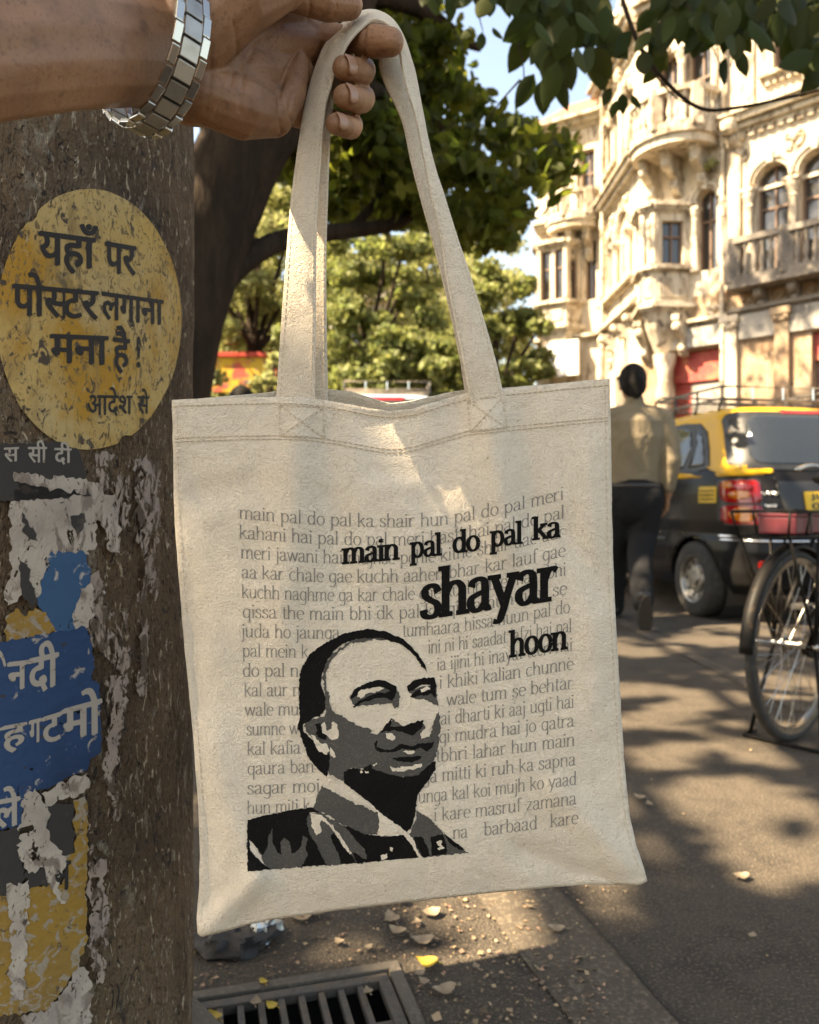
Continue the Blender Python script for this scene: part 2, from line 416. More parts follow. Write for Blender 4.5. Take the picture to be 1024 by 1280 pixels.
# distance of the far tangent for checking: pixels beyond it clamp to the rim
def FP(off):
    return lambda x, y, z=0: pole_pt(x, y, off + z)
M['pole'] = mat('grimy_concrete', (0.105, 0.066, 0.036), 0.85, spec=.3,
    var=[(5, .42, .66, (0.05, 0.034, 0.022)), (11, .5, .72, (0.15, 0.105, 0.065), (1, 1, .18), .6), (55, .58, .68, (0.20, 0.165, 0.12), (1, 1, .5), 1.0), (26, .60, .72, (0.028, 0.023, 0.02), None, .5), (120, .60, .66, (0.36, 0.29, 0.20), (1, 1, .30), 1.6), (210, .60, .64, (0.02, 0.015, 0.011), (1, 1, .5), 1.0), (60, .62, .66, (0.025, 0.019, 0.014), (1, 1, .35), 1.2)],
    bump=[(30, .9, .016, (1, 1, .45), .8), (110, 1.0, .009, (1, 1, .4), 1.4), (260, .8, .003)])
pole = empty('street_pillar', (PC.x, PC.y, 0), 0, 'thick grimy pillar plastered with a yellow round notice and torn blue posters', 'pillar')
mb = MB(); n = 96; vs = []; hs = [i * 0.02 for i in range(0, 131)]
for z in hs:
    for j in range(n):
        a = 2 * math.pi * j / n
        q = Vector((math.cos(a) * 2.2, math.sin(a) * 2.2, z * 1.6))
        r = PR - .0035 + .005 * noise.noise(q * 2.3) * (1 if z > .0 else 0) + .0035 * noise.noise(q * 7) - (.0015 if noise.noise(q * 14) > .25 else 0)
        r = min(r, PR - .0005)
        vs.append((r * math.cos(a), r * math.sin(a), z))
mb.add(vs, [(i * n + j, i * n + (j + 1) % n, (i + 1) * n + (j + 1) % n, (i + 1) * n + j) for i in range(len(hs) - 1) for j in range(n)] + [tuple((len(hs) - 1) * n + j for j in range(n))])
mb.build('shaft', M['pole'], pole, smooth=True)
mb = MB(); mb.lathe([(PR + .06, 0), (PR + .06, .05), (PR + .03, .09), (PR - .006, .11)], (0, 0, 0), 48)
mb.build('plinth', M['concrete'], pole, smooth=True, auto=40)

peel = [(30, .60, .66, (0.10, 0.08, 0.06), None, .8), (90, .62, .68, (0.08, 0.065, 0.05), None, .8)]
M['y_paint'] = mat('yellow_paint', (0.43, 0.275, 0.075), 0.75, spec=.3, var=[(5, .42, .66, (0.40, 0.30, 0.145)), (9, .52, .62, (0.36, 0.19, 0.025), (1, 1, .6)), (22, .54, .70, (0.24, 0.155, 0.055), (1, 1, .4), 1.0), (170, .56, .62, (0.16, 0.11, 0.05), (1, 1, .5), 1.4), (8, .58, .75, (0.42, 0.22, 0.02), (1, 1, .4))] + [(38, .60, .70, (0.13, 0.095, 0.05), (1, 1, .5), 1.0), (110, .57, .63, (0.06, 0.045, 0.03), (1, 1, .6), 1.0), (75, .64, .72, (0.40, 0.33, 0.2), (1, 1, .4), 1.2)],
                   bump=[(70, .5, .004, (1, 1, .5), 1.0), (200, .4, .002)])
M['black_paint'] = mat('black_paint', (0.022, 0.02, 0.018), 0.7, spec=.3, var=[(75, .66, .74, (0.16, 0.11, 0.05), (1, 1, .5), .8)], bump=[(120, .4, .002)])
M['paper'] = mat('white_paper', (0.40, 0.345, 0.285), 0.85, spec=.2, holes=[(42, .60, (1, 1, .5), .8), (130, .63, (1, 1, .5), 1.0)], var=[(12, .45, .7, (0.24, 0.20, 0.17)), (45, .53, .60, (0.20, 0.16, 0.13), (1, 1, .45), 1.0), (120, .60, .66, (0.08, 0.06, 0.05), (1, 1, .6), 1.0)], bump=[(60, .7, .005, (1, 1, .5), 1.0), (200, .4, .002)])
M['paper2'] = mat('pinkish_paper', (0.29, 0.232, 0.19), 0.88, spec=.2, holes=[(36, .54, (1, 1, .38), 1.0), (120, .57, (1, 1, .5), 1.2)], var=[(20, .45, .65, (0.22, 0.17, 0.15)), (60, .50, .56, (0.09, 0.068, 0.05), (1, 1, .4), 1.2), (50, .64, .7, (0.42, 0.39, 0.36), (1, 1, .4), 1.0)], bump=[(60, .8, .006, (1, 1, .4), 1.2)])
M['blue'] = mat('blue_poster', holes=[(40, .67, None, .8)], base=(0.013, 0.045, 0.115), rough=0.65, spec=.3, var=[(10, .5, .7, (0.010, 0.030, 0.075)), (55, .63, .68, (0.30, 0.27, 0.24), None, .8), (110, .64, .68, (0.035, 0.03, 0.03), None, .8)], bump=[(80, .4, .003)])
M['blue2'] = mat('pale_blue_poster', holes=[(50, .64, None, .8)], base=(0.026, 0.082, 0.165), rough=0.65, spec=.3, var=[(10, .45, .7, (0.022, 0.07, 0.15)), (45, .62, .67, (0.36, 0.33, 0.30), None, .8)], bump=[(80, .4, .003)])
M['ochre'] = mat('ochre_poster', (0.27, 0.155, 0.03), 0.75, spec=.3, holes=[(34, .655, (1, 1, .6), .8)], var=[(12, .45, .7, (0.20, 0.12, 0.04)), (60, .53, .60, (0.27, 0.225, 0.17), None, 1.4), (90, .60, .66, (0.10, 0.07, 0.04), None, 1.0)], bump=[(70, .6, .004)])
M['dark_paper'] = mat('dark_poster', (0.035, 0.031, 0.028), 0.75, spec=.3, var=[(40, .58, .68, (0.075, 0.06, 0.05))], bump=[(70, .4, .003)])
M['chalk'] = mat('white_lettering', (0.33, 0.295, 0.25), 0.8, spec=.2, var=[(70, .62, .68, (0.16, 0.12, 0.09), None, .8)])
# round yellow notice
c_ = []
for i in range(120):
    a = 2 * math.pi * i / 120
    k = 1 + .006 * noise.noise(Vector((math.cos(a) * 4, math.sin(a) * 4, 1))) - (.03 if 1.1 < a < 1.25 or 4.0 < a < 4.1 else 0)
    c_.append((111.5 + 115.5 * k * math.cos(a), 399 + 163 * k * math.sin(a)))
notice = decal('painted_notice', [c_], FP(.0008), M['y_paint'], pole, 6)
def text_bm(s, bold=.028, half=None):
    """flat mesh of one string of lettering, made bold by laying shifted copies"""
    cu = bpy.data.curves.new('t', 'FONT'); cu.body = s; cu.size = 1; cu.resolution_u = 3
    o = bpy.data.objects.new('t', cu); COL.objects.link(o)
    dg = bpy.context.evaluated_depsgraph_get(); dg.update()
    me = bpy.data.meshes.new_from_object(o.evaluated_get(dg))
    bm = bmesh.new(); k = .9 * bold
    for i, (dx, dy) in enumerate(((0, 0), (k, 0), (-k, 0), (k * .6, k * .6), (-k * .6, -k * .6))):
        b2 = me.copy()
        for v in b2.vertices: v.co.x += dx; v.co.y += dy; v.co.z += .00002 * i
        bm.from_mesh(b2); bpy.data.meshes.remove(b2)
    bpy.data.objects.remove(o); bpy.data.curves.remove(cu); bpy.data.meshes.remove(me)
    if half is not None:
        bmesh.ops.bisect_plane(bm, geom=bm.verts[:] + bm.edges[:] + bm.faces[:], plane_co=(half, 0, 0), plane_no=(1, 0, 0), clear_outer=True)
    return bm
def join_bm(a, b, dx, dz=0):
    me = bpy.data.meshes.new('x'); b.to_mesh(me); b.free()
    for v in me.vertices: v.co.x += dx; v.co.z += dz
    a.from_mesh(me); bpy.data.meshes.remove(me)
def place_text(bm, x0, x1, yb0, yt0, yb1, yt1, lo=None, hi=None):
    """fit the lettering's own box into the photo-pixel quad (left bottom/top, right bottom/top)"""
    xs = [v.co.x for v in bm.verts]; a, b = min(xs), max(xs)
    lo = 0.0 if lo is None else lo; hi = .62 if hi is None else hi
    for v in bm.verts:
        u = (v.co.x - a) / (b - a); w = (v.co.y - lo) / (hi - lo)
        yb = yb0 + (yb1 - yb0) * u; yt = yt0 + (yt1 - yt0) * u
        v.co = Vector((x0 + (x1 - x0) * u, yb + (yt - yb) * w, v.co.z))
    return bm
# y of the shirorekha (hi) and of the letter foot (lo) at both ends
def lettering(s, quad, m, parent, off, bold=.03, bm=None, name='lettering'):
    bm = bm or text_bm(s, bold); place_text(bm, *quad)
    return decal(name, None, FP(off), m, parent, 7, (0, 1), bm=bm, smooth=False)
lettering('यहाँ', (48, 123, 329, 289, 336, 299), M['black_paint'], notice, .0013)
lettering('पर', (131, 171, 340, 302, 344, 309), M['black_paint'], notice, .0013)
b1 = text_bm('पो', .03); w1 = max(v.co.x for v in b1.verts)
b2 = text_bm('स', .03); xs = max(v.co.x for v in b2.verts); b2.free(); b2 = text_bm('स', .03, half=xs - .17)
join_bm(b1, b2, w1 - .03); w1 = max(v.co.x for v in b1.verts); join_bm(b1, text_bm('टर', .03), w1 - .06)
lettering('', (15, 124, 393, 355, 399, 365), M['black_paint'], notice, .0013, bm=b1)
lettering('लगाना', (127, 205, 398, 365, 406, 376), M['black_paint'], notice, .0013)
lettering('मना', (62, 136, 452, 418, 456, 421), M['black_paint'], notice, .0013)
lettering('है', (141, 163, 457, 422, 460, 425), M['black_paint'], notice, .0013)
lettering('!', (171, 176, 458, 424, 459, 426), M['black_paint'], notice, .0013)
lettering('आदेश', (109, 166, 519, 494, 517, 495), M['black_paint'], notice, .0013, .02)
lettering('से', (172, 187, 517, 495, 517, 496), M['black_paint'], notice, .0013, .02)
# torn poster layers (order from the wall outwards)
def poster(name, loops, m, off, label=None, amp=2.6, step=3, seed=0):
    o = decal(name, [jag(l, amp, min(step, 4), seed + i) for i, l in enumerate(loops)], FP(off), m, pole, 6)
    if label: o['label'] = label
    return o
blackp = poster('torn_poster', [[(0, 556), (-40, 560), (-40, 622), (18, 627), (60, 625), (108, 620), (106, 585), (96, 560), (70, 552)], [(18, 598), (108, 612), (112, 622), (16, 630)]], M['dark_paper'], .0009, 'torn black poster strip with white letters under the yellow notice', 1.2, 6, 1)
for s, q in (('स', (5, 24, 578, 560, 576, 559)), ('सी', (35, 59, 578, 559, 578, 559)), ('दी', (68, 90, 580, 560, 578, 561))):
    lettering(s, q, M['chalk'], blackp, .0014, .02)
poster('torn_paper', [[(108, 568), (140, 566), (163, 568), (164, 610), (160, 668), (153, 662), (150, 640), (152, 690), (138, 690), (128, 648), (118, 630), (110, 608)],
                      [(168, 574), (182, 570), (186, 576), (200, 572), (200, 640), (196, 690), (197, 745), (184, 760), (186, 800), (182, 850), (176, 908), (170, 900), (176, 800), (174, 740), (180, 700), (176, 682), (166, 664), (168, 610)],
                      [(110, 720), (124, 712), (132, 745), (140, 760), (160, 770), (163, 820), (158, 850), (142, 830), (126, 815), (112, 800)],
                      [(132, 850), (160, 840), (158, 880), (150, 930), (140, 1000), (128, 970), (138, 900)],
                      [(108, 1000), (120, 1010), (118, 1060), (112, 1070)], [(110, 1080), (138, 1072), (128, 1105), (136, 1130), (118, 1140), (110, 1120)],
                      [(112, 1145), (138, 1134), (136, 1180), (128, 1230), (116, 1232)], [(140, 990), (150, 985), (149, 1034), (143, 1034)]], M['paper2'], .0009, None, 2.6, 6, 20)
poster('torn_paper', [[(16, 594), (28, 590), (108, 598), (112, 606), (108, 618), (60, 610), (18, 602)],
                      [(14, 627), (60, 624), (110, 620), (121, 621), (120, 628), (122, 680), (112, 693), (104, 688), (90, 690), (62, 692), (60, 705), (52, 735), (45, 748), (38, 735), (30, 742), (10, 757), (6, 750), (14, 705), (12, 670)],
                      [(108, 602), (126, 604), (130, 618), (145, 617), (148, 650), (150, 692), (136, 688), (130, 660), (120, 640)],
                      [(101, 735), (114, 728), (118, 770), (112, 775), (104, 798), (92, 775)]], M['paper'], .0012, None, 2.0, 6, 40)
poster('torn_paper', [[(88, 645), (106, 642), (108, 652), (98, 672), (92, 660)], [(28, 640), (36, 655), (46, 668), (48, 676), (36, 672), (28, 665)], [(24, 700), (34, 705), (48, 752), (40, 760), (28, 745)]], M['dark_paper'], .0016, 'dark holes torn in the white poster', 1.5, 5, 60)
poster('torn_poster', [[(60, 690), (109, 684), (113, 720), (110, 745), (106, 760), (104, 792), (80, 800), (70, 795), (46, 752), (52, 726)]], M['blue2'], .0010, 'torn pale blue poster piece between white paper scraps', 1.6, 6, 70)
poster('torn_poster', [[(8, 770), (20, 760), (34, 770), (44, 760), (58, 765), (70, 789), (36, 798), (8, 802)]], M['ochre'], .0013, 'torn ochre poster edge above the blue poster', 1.6, 6, 80)
bluep = poster('torn_poster', [[(-40, 812), (8, 802), (70, 790), (106, 783), (114, 795), (117, 830), (115, 850), (124, 855), (126, 900), (127, 940), (112, 950), (110, 962), (88, 970), (62, 985), (36, 992), (30, 1010), (26, 1030), (-40, 1052)]], M['blue'], .0014, 'torn dark blue poster with rows of white lettering', 1.4, 6, 90)
for s, q in (('नि', (-20, 8, 862, 830, 874, 832)), ('न', (9, 35, 862, 829, 860, 826)), ('दी', (35, 74, 864, 825, 856, 816)),
             ('व', (-24, 4, 935, 914, 930, 910)), ('ह', (2, 34, 938, 909, 928, 903)), ('ग', (36, 52, 930, 902, 926, 898)), ('ट', (52, 78, 928, 898, 925, 890)), ('मो', (77, 128, 924, 888, 916, 874)),
             ('ले', (-8, 26, 1036, 1002, 1030, 996))):
    lettering(s, q, M['chalk'], bluep, .0019, .035)
poster('torn_poster', [[(92, 1000), (106, 996), (110, 1010), (108, 1180), (96, 1212), (80, 1235), (62, 1262), (-40, 1275), (-40, 1120), (10, 1114), (40, 1108), (78, 1106), (82, 1070), (94, 1066)]], M['ochre'], .0010, 'torn ochre yellow poster low on the pillar', 1.8, 7, 110)
dp = poster('torn_poster', [[(60, 1008), (92, 1003), (92, 1066), (80, 1070), (58, 1064)], [(-40, 1050), (26, 1032), (30, 1100), (8, 1120), (-40, 1124)], [(32, 1090), (60, 1085), (62, 1105), (36, 1112)]], M['dark_paper'], .0013, 'dark torn patch between ochre and white paper', 1.6, 6, 120)
lettering('न', (68, 89, 1113, 1080, 1111, 1076), M['black_paint'], dp, .0017, .03)
poster('torn_paper', [[(30, 994), (44, 985), (52, 1000), (60, 1010), (62, 1050), (82, 1070), (78, 1092), (68, 1094), (84, 1135), (76, 1130), (62, 1110), (56, 1085), (36, 1092), (24, 1072), (24, 1040)],
                      [(52, 992), (86, 975), (110, 965), (112, 985), (100, 992), (78, 1000), (60, 1008)],
                      [(8, 1105), (22, 1108), (36, 1100), (38, 1124), (34, 1150), (30, 1250), (14, 1250), (12, 1160)],
                      [(98, 1205), (112, 1215), (114, 1290), (20, 1290), (26, 1272), (60, 1262), (82, 1235)]], M['paper'], .0018, None, 2.4, 6, 140)
# ---------------------------------------------------------------- stroke lettering (pen-nib model)
def arc(cx, cy, rx, ry, a0, a1, n=14):
    return [(cx + rx * math.cos(rad(a0 + (a1 - a0) * i / n)), cy + ry * math.sin(rad(a0 + (a1 - a0) * i / n))) for i in range(n + 1)]
def sp(*pts): return [(p.x, p.y) for p in catmull([(x, y, 0) for x, y in pts], 5)]
GL_ = {}   # glyph: (advance, strokes, slab serifs (x, y, half width))
def gl(ch, adv, strokes, serifs=()): GL_[ch] = (adv, strokes, serifs)
gl('a', .88, [sp((.12, .76), (.2, .93), (.42, 1.0), (.6, .9), (.64, .65), (.64, .4), (.64, .16), (.72, .02), (.86, .06)), sp((.64, .58), (.38, .52), (.14, .4), (.1, .18), (.26, 0.0), (.48, .06), (.64, .26))])
gl('b', .95, [[(.16, 1.52), (.16, .02)], arc(.48, .5, .34, .5, 150, -150)], [(.1, 1.5, .12)])
gl('c', .82, [arc(.46, .5, .37, .5, 45, 318)])
gl('d', .98, [[(.78, 1.52), (.78, .02)], arc(.46, .5, .34, .5, 30, 330)], [(.72, 1.5, .12), (.84, .02, .12)])
gl('e', .84, [[(.1, .54), (.76, .54)], arc(.45, .5, .36, .5, 6, 312)])
gl('f', .56, [sp((.6, 1.38), (.48, 1.52), (.3, 1.45), (.25, 1.2), (.25, .9), (.25, .02)), [(.04, .98), (.5, .98)]], [(.25, .02, .16)])
gl('g', .92, [arc(.44, .5, .34, .5, 30, 330), sp((.76, 1.0), (.76, .6), (.76, -.1), (.68, -.4), (.42, -.5), (.14, -.4))])
gl('h', 1.0, [[(.16, 1.52), (.16, .02)], sp((.16, .66), (.34, .94), (.58, 1.0), (.76, .84), (.78, .6), (.78, .3), (.78, .02))], [(.1, 1.5, .12), (.16, .02, .2), (.8, .02, .18)])
gl('i', .42, [[(.2, 1.0), (.2, .02)], arc(.2, 1.36, .05, .06, 0, 360, 8)], [(.14, .98, .12), (.2, .02, .2)])
gl('j', .42, [sp((.22, 1.0), (.22, .4), (.22, -.2), (.14, -.45), (-.06, -.48)), arc(.22, 1.36, .05, .06, 0, 360, 8)], [(.16, .98, .12)])
gl('k', .92, [[(.16, 1.52), (.16, .02)], [(.72, .98), (.2, .46)], [(.38, .6), (.8, .03)]], [(.1, 1.5, .12), (.16, .02, .2), (.68, .98, .18), (.82, .02, .15)])
gl('l', .42, [[(.2, 1.52), (.2, .02)]], [(.14, 1.5, .12), (.2, .02, .2)])
gl('m', 1.5, [[(.16, 1.0), (.16, .02)], sp((.16, .66), (.32, .94), (.54, 1.0), (.7, .84), (.72, .6), (.72, .02)), sp((.72, .66), (.88, .94), (1.1, 1.0), (1.26, .84), (1.28, .6), (1.28, .02))], [(.1, .98, .12), (.16, .02, .18), (.72, .02, .17), (1.3, .02, .18)])
gl('n', 1.0, [[(.16, 1.0), (.16, .02)], sp((.16, .66), (.34, .94), (.58, 1.0), (.76, .84), (.78, .6), (.78, .3), (.78, .02))], [(.1, .98, .12), (.16, .02, .2), (.8, .02, .18)])
gl('o', .94, [arc(.46, .5, .36, .5, 0, 360, 22)])
gl('p', .96, [[(.16, 1.0), (.16, -.52)], arc(.48, .5, .34, .5, 150, -150)], [(.1, .98, .12), (.16, -.5, .2)])
gl('q', .96, [[(.78, 1.0), (.78, -.52)], arc(.46, .5, .34, .5, 30, 330)], [(.78, -.5, .2)])
gl('r', .72, [[(.16, 1.0), (.16, .02)], sp((.16, .62), (.3, .9), (.48, 1.0), (.64, .92))], [(.1, .98, .12), (.18, .02, .2)])
gl('s', .74, [sp((.62, .76), (.52, .95), (.34, 1.0), (.16, .9), (.15, .7), (.34, .54), (.54, .42), (.62, .22), (.5, .04), (.3, 0.0), (.12, .08), (.08, .26))])
gl('t', .56, [sp((.25, 1.32), (.25, .9), (.25, .2), (.34, .02), (.54, .08)), [(.04, .98), (.5, .98)]])
gl('u', 1.0, [sp((.16, 1.0), (.16, .4), (.2, .14), (.36, 0.0), (.58, .06), (.76, .32)), [(.78, 1.0), (.78, .02)]], [(.1, .98, .12), (.72, .98, .12), (.84, .02, .12)])
gl('v', .88, [[(.08, .98), (.42, .02)], [(.42, .02), (.76, .98)]], [(.08, .98, .15), (.76, .98, .13)])
gl('w', 1.3, [[(.08, .98), (.36, .02)], [(.36, .02), (.64, .98)], [(.64, .98), (.92, .02)], [(.92, .02), (1.2, .98)]], [(.08, .98, .15), (1.2, .98, .13)])
gl('y', .92, [[(.1, .98), (.48, .02)], sp((.82, .98), (.6, .4), (.42, -.14), (.26, -.44), (.06, -.42))], [(.1, .98, .18), (.8, .98, .16)])
gl('z', .8, [[(.1, .97), (.66, .97)], [(.66, .97), (.1, .03)], [(.1, .03), (.68, .03)]])
gl(' ', .55, [])
def text_width(s): return sum(GL_[c][0] for c in s)
def pen_text(s, thick, thin, serif=0.0, serif_h=.1, seed=0):
    """quads (x, y, layer) in x-height units, baseline 0"""
    out = []; x0 = 0.0; lay = 0
    for ch in s:
        adv, strokes, serifs = GL_[ch]
        for st in strokes:
            k = len(st); L = []; R = []
            for i, (x, y) in enumerate(st):
                ax, ay = st[max(i - 1, 0)]; bx, by = st[min(i + 1, k - 1)]
                dx, dy = bx - ax, by - ay; l = math.hypot(dx, dy) or 1; dx /= l; dy /= l
                w = thin + (thick - thin) * abs(dy) ** 1.6
                L.append((x0 + x - dy * w / 2, y + dx * w / 2)); R.append((x0 + x + dy * w / 2, y - dx * w / 2))
            lay += 1
            for i in range(k - 1): out.append(([L[i], R[i], R[i + 1], L[i + 1]], lay % 5))
        if serif:
            for (x, y, h) in serifs:
                lay += 1; h = thick / 2 + h * serif * .75
                ya = y if abs(y) < .5 or y < 0 else y
                out.append(([(x0 + x - h, ya - serif_h / 2), (x0 + x + h, ya - serif_h / 2), (x0 + x + h, ya + serif_h / 2), (x0 + x - h, ya + serif_h / 2)], lay % 5))
        x0 += adv
    return out, x0
def text_loops(bm, s, x0, x1, base, xh, thick, thin, serif=0, serif_h=.1):
    q, wd = pen_text(s, thick, thin, serif, serif_h); sc = (x1 - x0) / wd
    for pts, lay in q:
        # long straight strokes are cut so they follow the cloth
        vs = []
        for (x, y) in pts:
            X = x0 + x * sc; vs.append(bm.verts.new((X, base(X) - y * xh, lay * .00002)))
        bm.faces.new(vs)

# ---------------------------------------------------------------- tote bag
def itp(x, tab):
    if x <= tab[0][0]: return tab[0][1]
    for (a, b), (c, d) in zip(tab, tab[1:]):
        if x <= c: return b + (d - b) * (x - a) / (c - a)
    return tab[-1][1]
TOP = [(215, 500), (230, 499), (290, 497), (347, 496), (380, 497), (405, 500), (440, 506), (465, 511), (490, 514), (515, 511), (545, 502), (583, 491), (628, 486), (690, 480), (762, 473)]
BOT = [(247, 1166), (252, 1171), (270, 1167), (300, 1158), (340, 1149), (420, 1138), (520, 1126), (620, 1115), (720, 1106), (770, 1105), (800, 1106), (809, 1101)]
LEF = [(500, 215), (560, 216.5), (640, 218), (700, 222), (800, 230), (900, 240), (1000, 248), (1060, 250), (1110, 249), (1145, 246), (1166, 247)]
RIG = [(473, 762), (560, 764), (640, 765), (740, 767.5), (850, 774), (950, 780), (1020, 787), (1060, 796), (1085, 805), (1101, 809)]
def gau(x, s): return math.exp(-(x / s) ** 2)
def fold(px, py, x0, y0, x1, y1, w, a, fade=.18):
    dx, dy = x1 - x0, y1 - y0; l2 = dx * dx + dy * dy; t = ((px - x0) * dx + (py - y0) * dy) / l2
    d = ((px - x0) * dy - (py - y0) * dx) / math.sqrt(l2)
    e = 1 / (1 + math.exp(-(t - 0) / fade * 4)) * 1 / (1 + math.exp((t - 1) / fade * 4))
    return 1.7 * a * e * gau(d, w * 1.1)
def bag_depth(px, py):
    xl = itp(py, LEF); xr = itp(py, RIG); yt = itp(px, TOP); yb = itp(px, BOT)
    u = min(1, max(0, (px - xl) / (xr - xl))); v = min(1, max(0, (py - yt) / (yb - yt)))
    d = .694 + .016 * u + .012 * (v - .5)
    d -= .013 * (1 - abs(2 * u - 1) ** 3.2) * (1 - abs(2 * v - 1) ** 5) * (.55 + .45 * v)
    d += .010 * (1 - abs(2 * u - 1) ** 4) * gau(v - .0, .10) * .4
    d += fold(px, py, 372, 505, 352, 820, 22, -.0035) + fold(px, py, 405, 520, 430, 760, 20, .003)
    d += fold(px, py, 606, 495, 640, 700, 20, -.0045) + fold(px, py, 575, 500, 540, 640, 24, .0035) + fold(px, py, 655, 500, 668, 690, 20, .003)
    d += fold(px, py, 490, 515, 490, 600, 40, .004) + fold(px, py, 250, 900, 330, 1130, 22, -.0035) + fold(px, py, 236, 760, 262, 1150, 16, .003)
    d += fold(px, py, 790, 1090, 690, 980, 20, -.004) + fold(px, py, 775, 1110, 640, 1060, 14, .0025) + fold(px, py, 735, 520, 745, 900, 20, -.0025)
    d += fold(px, py, 255, 1165, 330, 1090, 14, -.004) + fold(px, py, 240, 620, 330, 600, 20, .002) + fold(px, py, 700, 640, 760, 760, 16, .002)
    d += .0022 * noise.noise(Vector((px / 70, py / 75, 3))) + .0008 * noise.noise(Vector((px / 26, py / 30, 9)))
    return d
def FB(off):
    return lambda x, y, z=0: P(x, y, bag_depth(x, y) - off - z)
M['canvas'] = mat('canvas', (0.80, 0.695, 0.555), 0.95, spec=.1, var=[(9, .35, .7, (0.73, 0.62, 0.485)), (600, .45, .7, (0.69, 0.595, 0.47)), (230, .66, .72, (0.44, 0.355, 0.26))],
                   bump=[(260, .75, .0027, None, 2.6), (1000, .9, .0012), (70, .5, .004)])
M['thread'] = mat('thread', (0.56, 0.465, 0.345), 0.9, spec=.1)
bag = empty('tote_bag', P(490, 1120, .70), 0, 'cream canvas tote bag printed with verse and a stencil portrait of a man', 'tote bag')
def par(o): o.parent = bag; o.matrix_parent_inverse = Matrix.Translation(-bag.location); return o
def panel(name, depth_fn, topfn, NU=150, NV=170, thick=.0011, flip=False):
    mb = MB(); vs = []
    for j in range(NV + 1):
        v = j / NV
        for i in range(NU + 1):
            u = i / NU
            # Coons patch of the four outline curves
            c00 = (215, 500); c10 = (762, 473); c01 = (247, 1166); c11 = (809, 1101)
            tx = c00[0] + (c10[0] - c00[0]) * u; bx = c01[0] + (c11[0] - c01[0]) * u
            ty = topfn(tx); by = itp(bx, BOT)
            ly = c00[1] + (c01[1] - c00[1]) * v; ry = c10[1] + (c11[1] - c10[1]) * v
            lx = itp(ly, LEF); rx = itp(ry, RIG)
            x = (1 - v) * tx + v * bx + (1 - u) * lx + u * rx - ((1 - u) * (1 - v) * c00[0] + u * (1 - v) * c10[0] + (1 - u) * v * c01[0] + u * v * c11[0])
            y = (1 - v) * ty + v * by + (1 - u) * ly + u * ry - ((1 - u) * (1 - v) * c00[1] + u * (1 - v) * c10[1] + (1 - u) * v * c01[1] + u * v * c11[1])
            e = noise.noise(Vector((x / 18, y / 18, 1))) * 1.0 if min(u, 1 - u, v, 1 - v) < .002 else 0
            vs.append(P(x + e * .6, y + e * .6, depth_fn(x, y, u, v)))
    mb.add(vs, [(j * (NU + 1) + i, j * (NU + 1) + i + 1, (j + 1) * (NU + 1) + i + 1, (j + 1) * (NU + 1) + i) for j in range(NV) for i in range(NU)])
    o = mb.build(name, M['canvas'], None, smooth=True)
    m = o.modifiers.new('s', 'SOLIDIFY'); m.thickness = thick; m.offset = 0
    return par(o)
panel('front_panel', lambda x, y, u, v: bag_depth(x, y) + .00066, lambda x: itp(x, TOP))
BTOP = [(215, 501), (300, 494), (347, 489), (405, 486), (440, 490), (470, 499), (490, 505), (520, 500), (560, 491), (583, 487), (628, 485), (690, 480), (762, 474)]
def back_d(x, y, u, v):
    base = .694 + .016 * u + .012 * (v - .5)
    return base + .0022 + .026 * (1 - abs(2 * u - 1) ** 2.4) * (1 - abs(2 * v - 1) ** 5) * (1 - .5 * v) + .022 * (1 - abs(2 * u - 1) ** 2.2) * gau(v, .2)
panel('back_panel', back_d, lambda x: itp(x, BTOP), 90, 100)

# handles: two long straps looped over the index finger
def strap(name, rows, thick=.0024):
    """rows: (left/far edge px, py, depth), (right/near edge px, py, depth)"""
    A = catmull([P(*r[0]) for r in rows], 10); Bq = catmull([P(*r[1]) for r in rows], 10)
    mb = MB(); n = 9; vs = []
    for k, (a, b) in enumerate(zip(A, Bq)):
        t = (A[min(k + 1, len(A) - 1)] - A[max(k - 1, 0)]).normalized(); nn = (b - a).cross(t).normalized()
        for i in range(n):
            s = i / (n - 1)
            vs.append(a.lerp(b, s) + nn * (.0011 * math.sin(math.pi * s) - .0004 * gau(s - .08, .05) - .0004 * gau(s - .92, .05)) + nn * .0003 * noise.noise(a.lerp(b, s) * 90))
    mb.add(vs, [(k * n + i, k * n + i + 1, (k + 1) * n + i + 1, (k + 1) * n + i) for k in range(len(A) - 1) for i in range(n - 1)])
    o = mb.build(name, M['canvas'], None, smooth=True)
    m = o.modifiers.new('s', 'SOLIDIFY'); m.thickness = thick; m.offset = 0
    mv = o.modifiers.new('b', 'BEVEL'); mv.width = .0008; mv.segments = 2; mv.limit_method = 'ANGLE'
    par(o)
    st = MB()
    for s in (.10, .90):
        line = [a.lerp(b, s) + (b - a).cross(Vector((0, 0, 1))).normalized() * 0 for a, b in zip(A, Bq)]
        d = 0.0; pos = [line[0]]
        for p, q in zip(line, line[1:]):
            L = (q - p).length; k = max(1, int(L / .0035))
            for i in range(k):
                c0 = p.lerp(q, (i + .15) / k); c1 = p.lerp(q, (i + .75) / k)
                nrm = (Vector((0, 0, EYE)) - c0).normalized() * .0016
                st.tube([c0 + nrm, c1 + nrm], .00035, 5)
    so = st.build('stitching', M['thread'], None); so.parent = o; so.matrix_parent_inverse = o.matrix_world.inverted() @ Matrix.Translation(-bag.location) if False else Matrix.Identity(4)
    return o
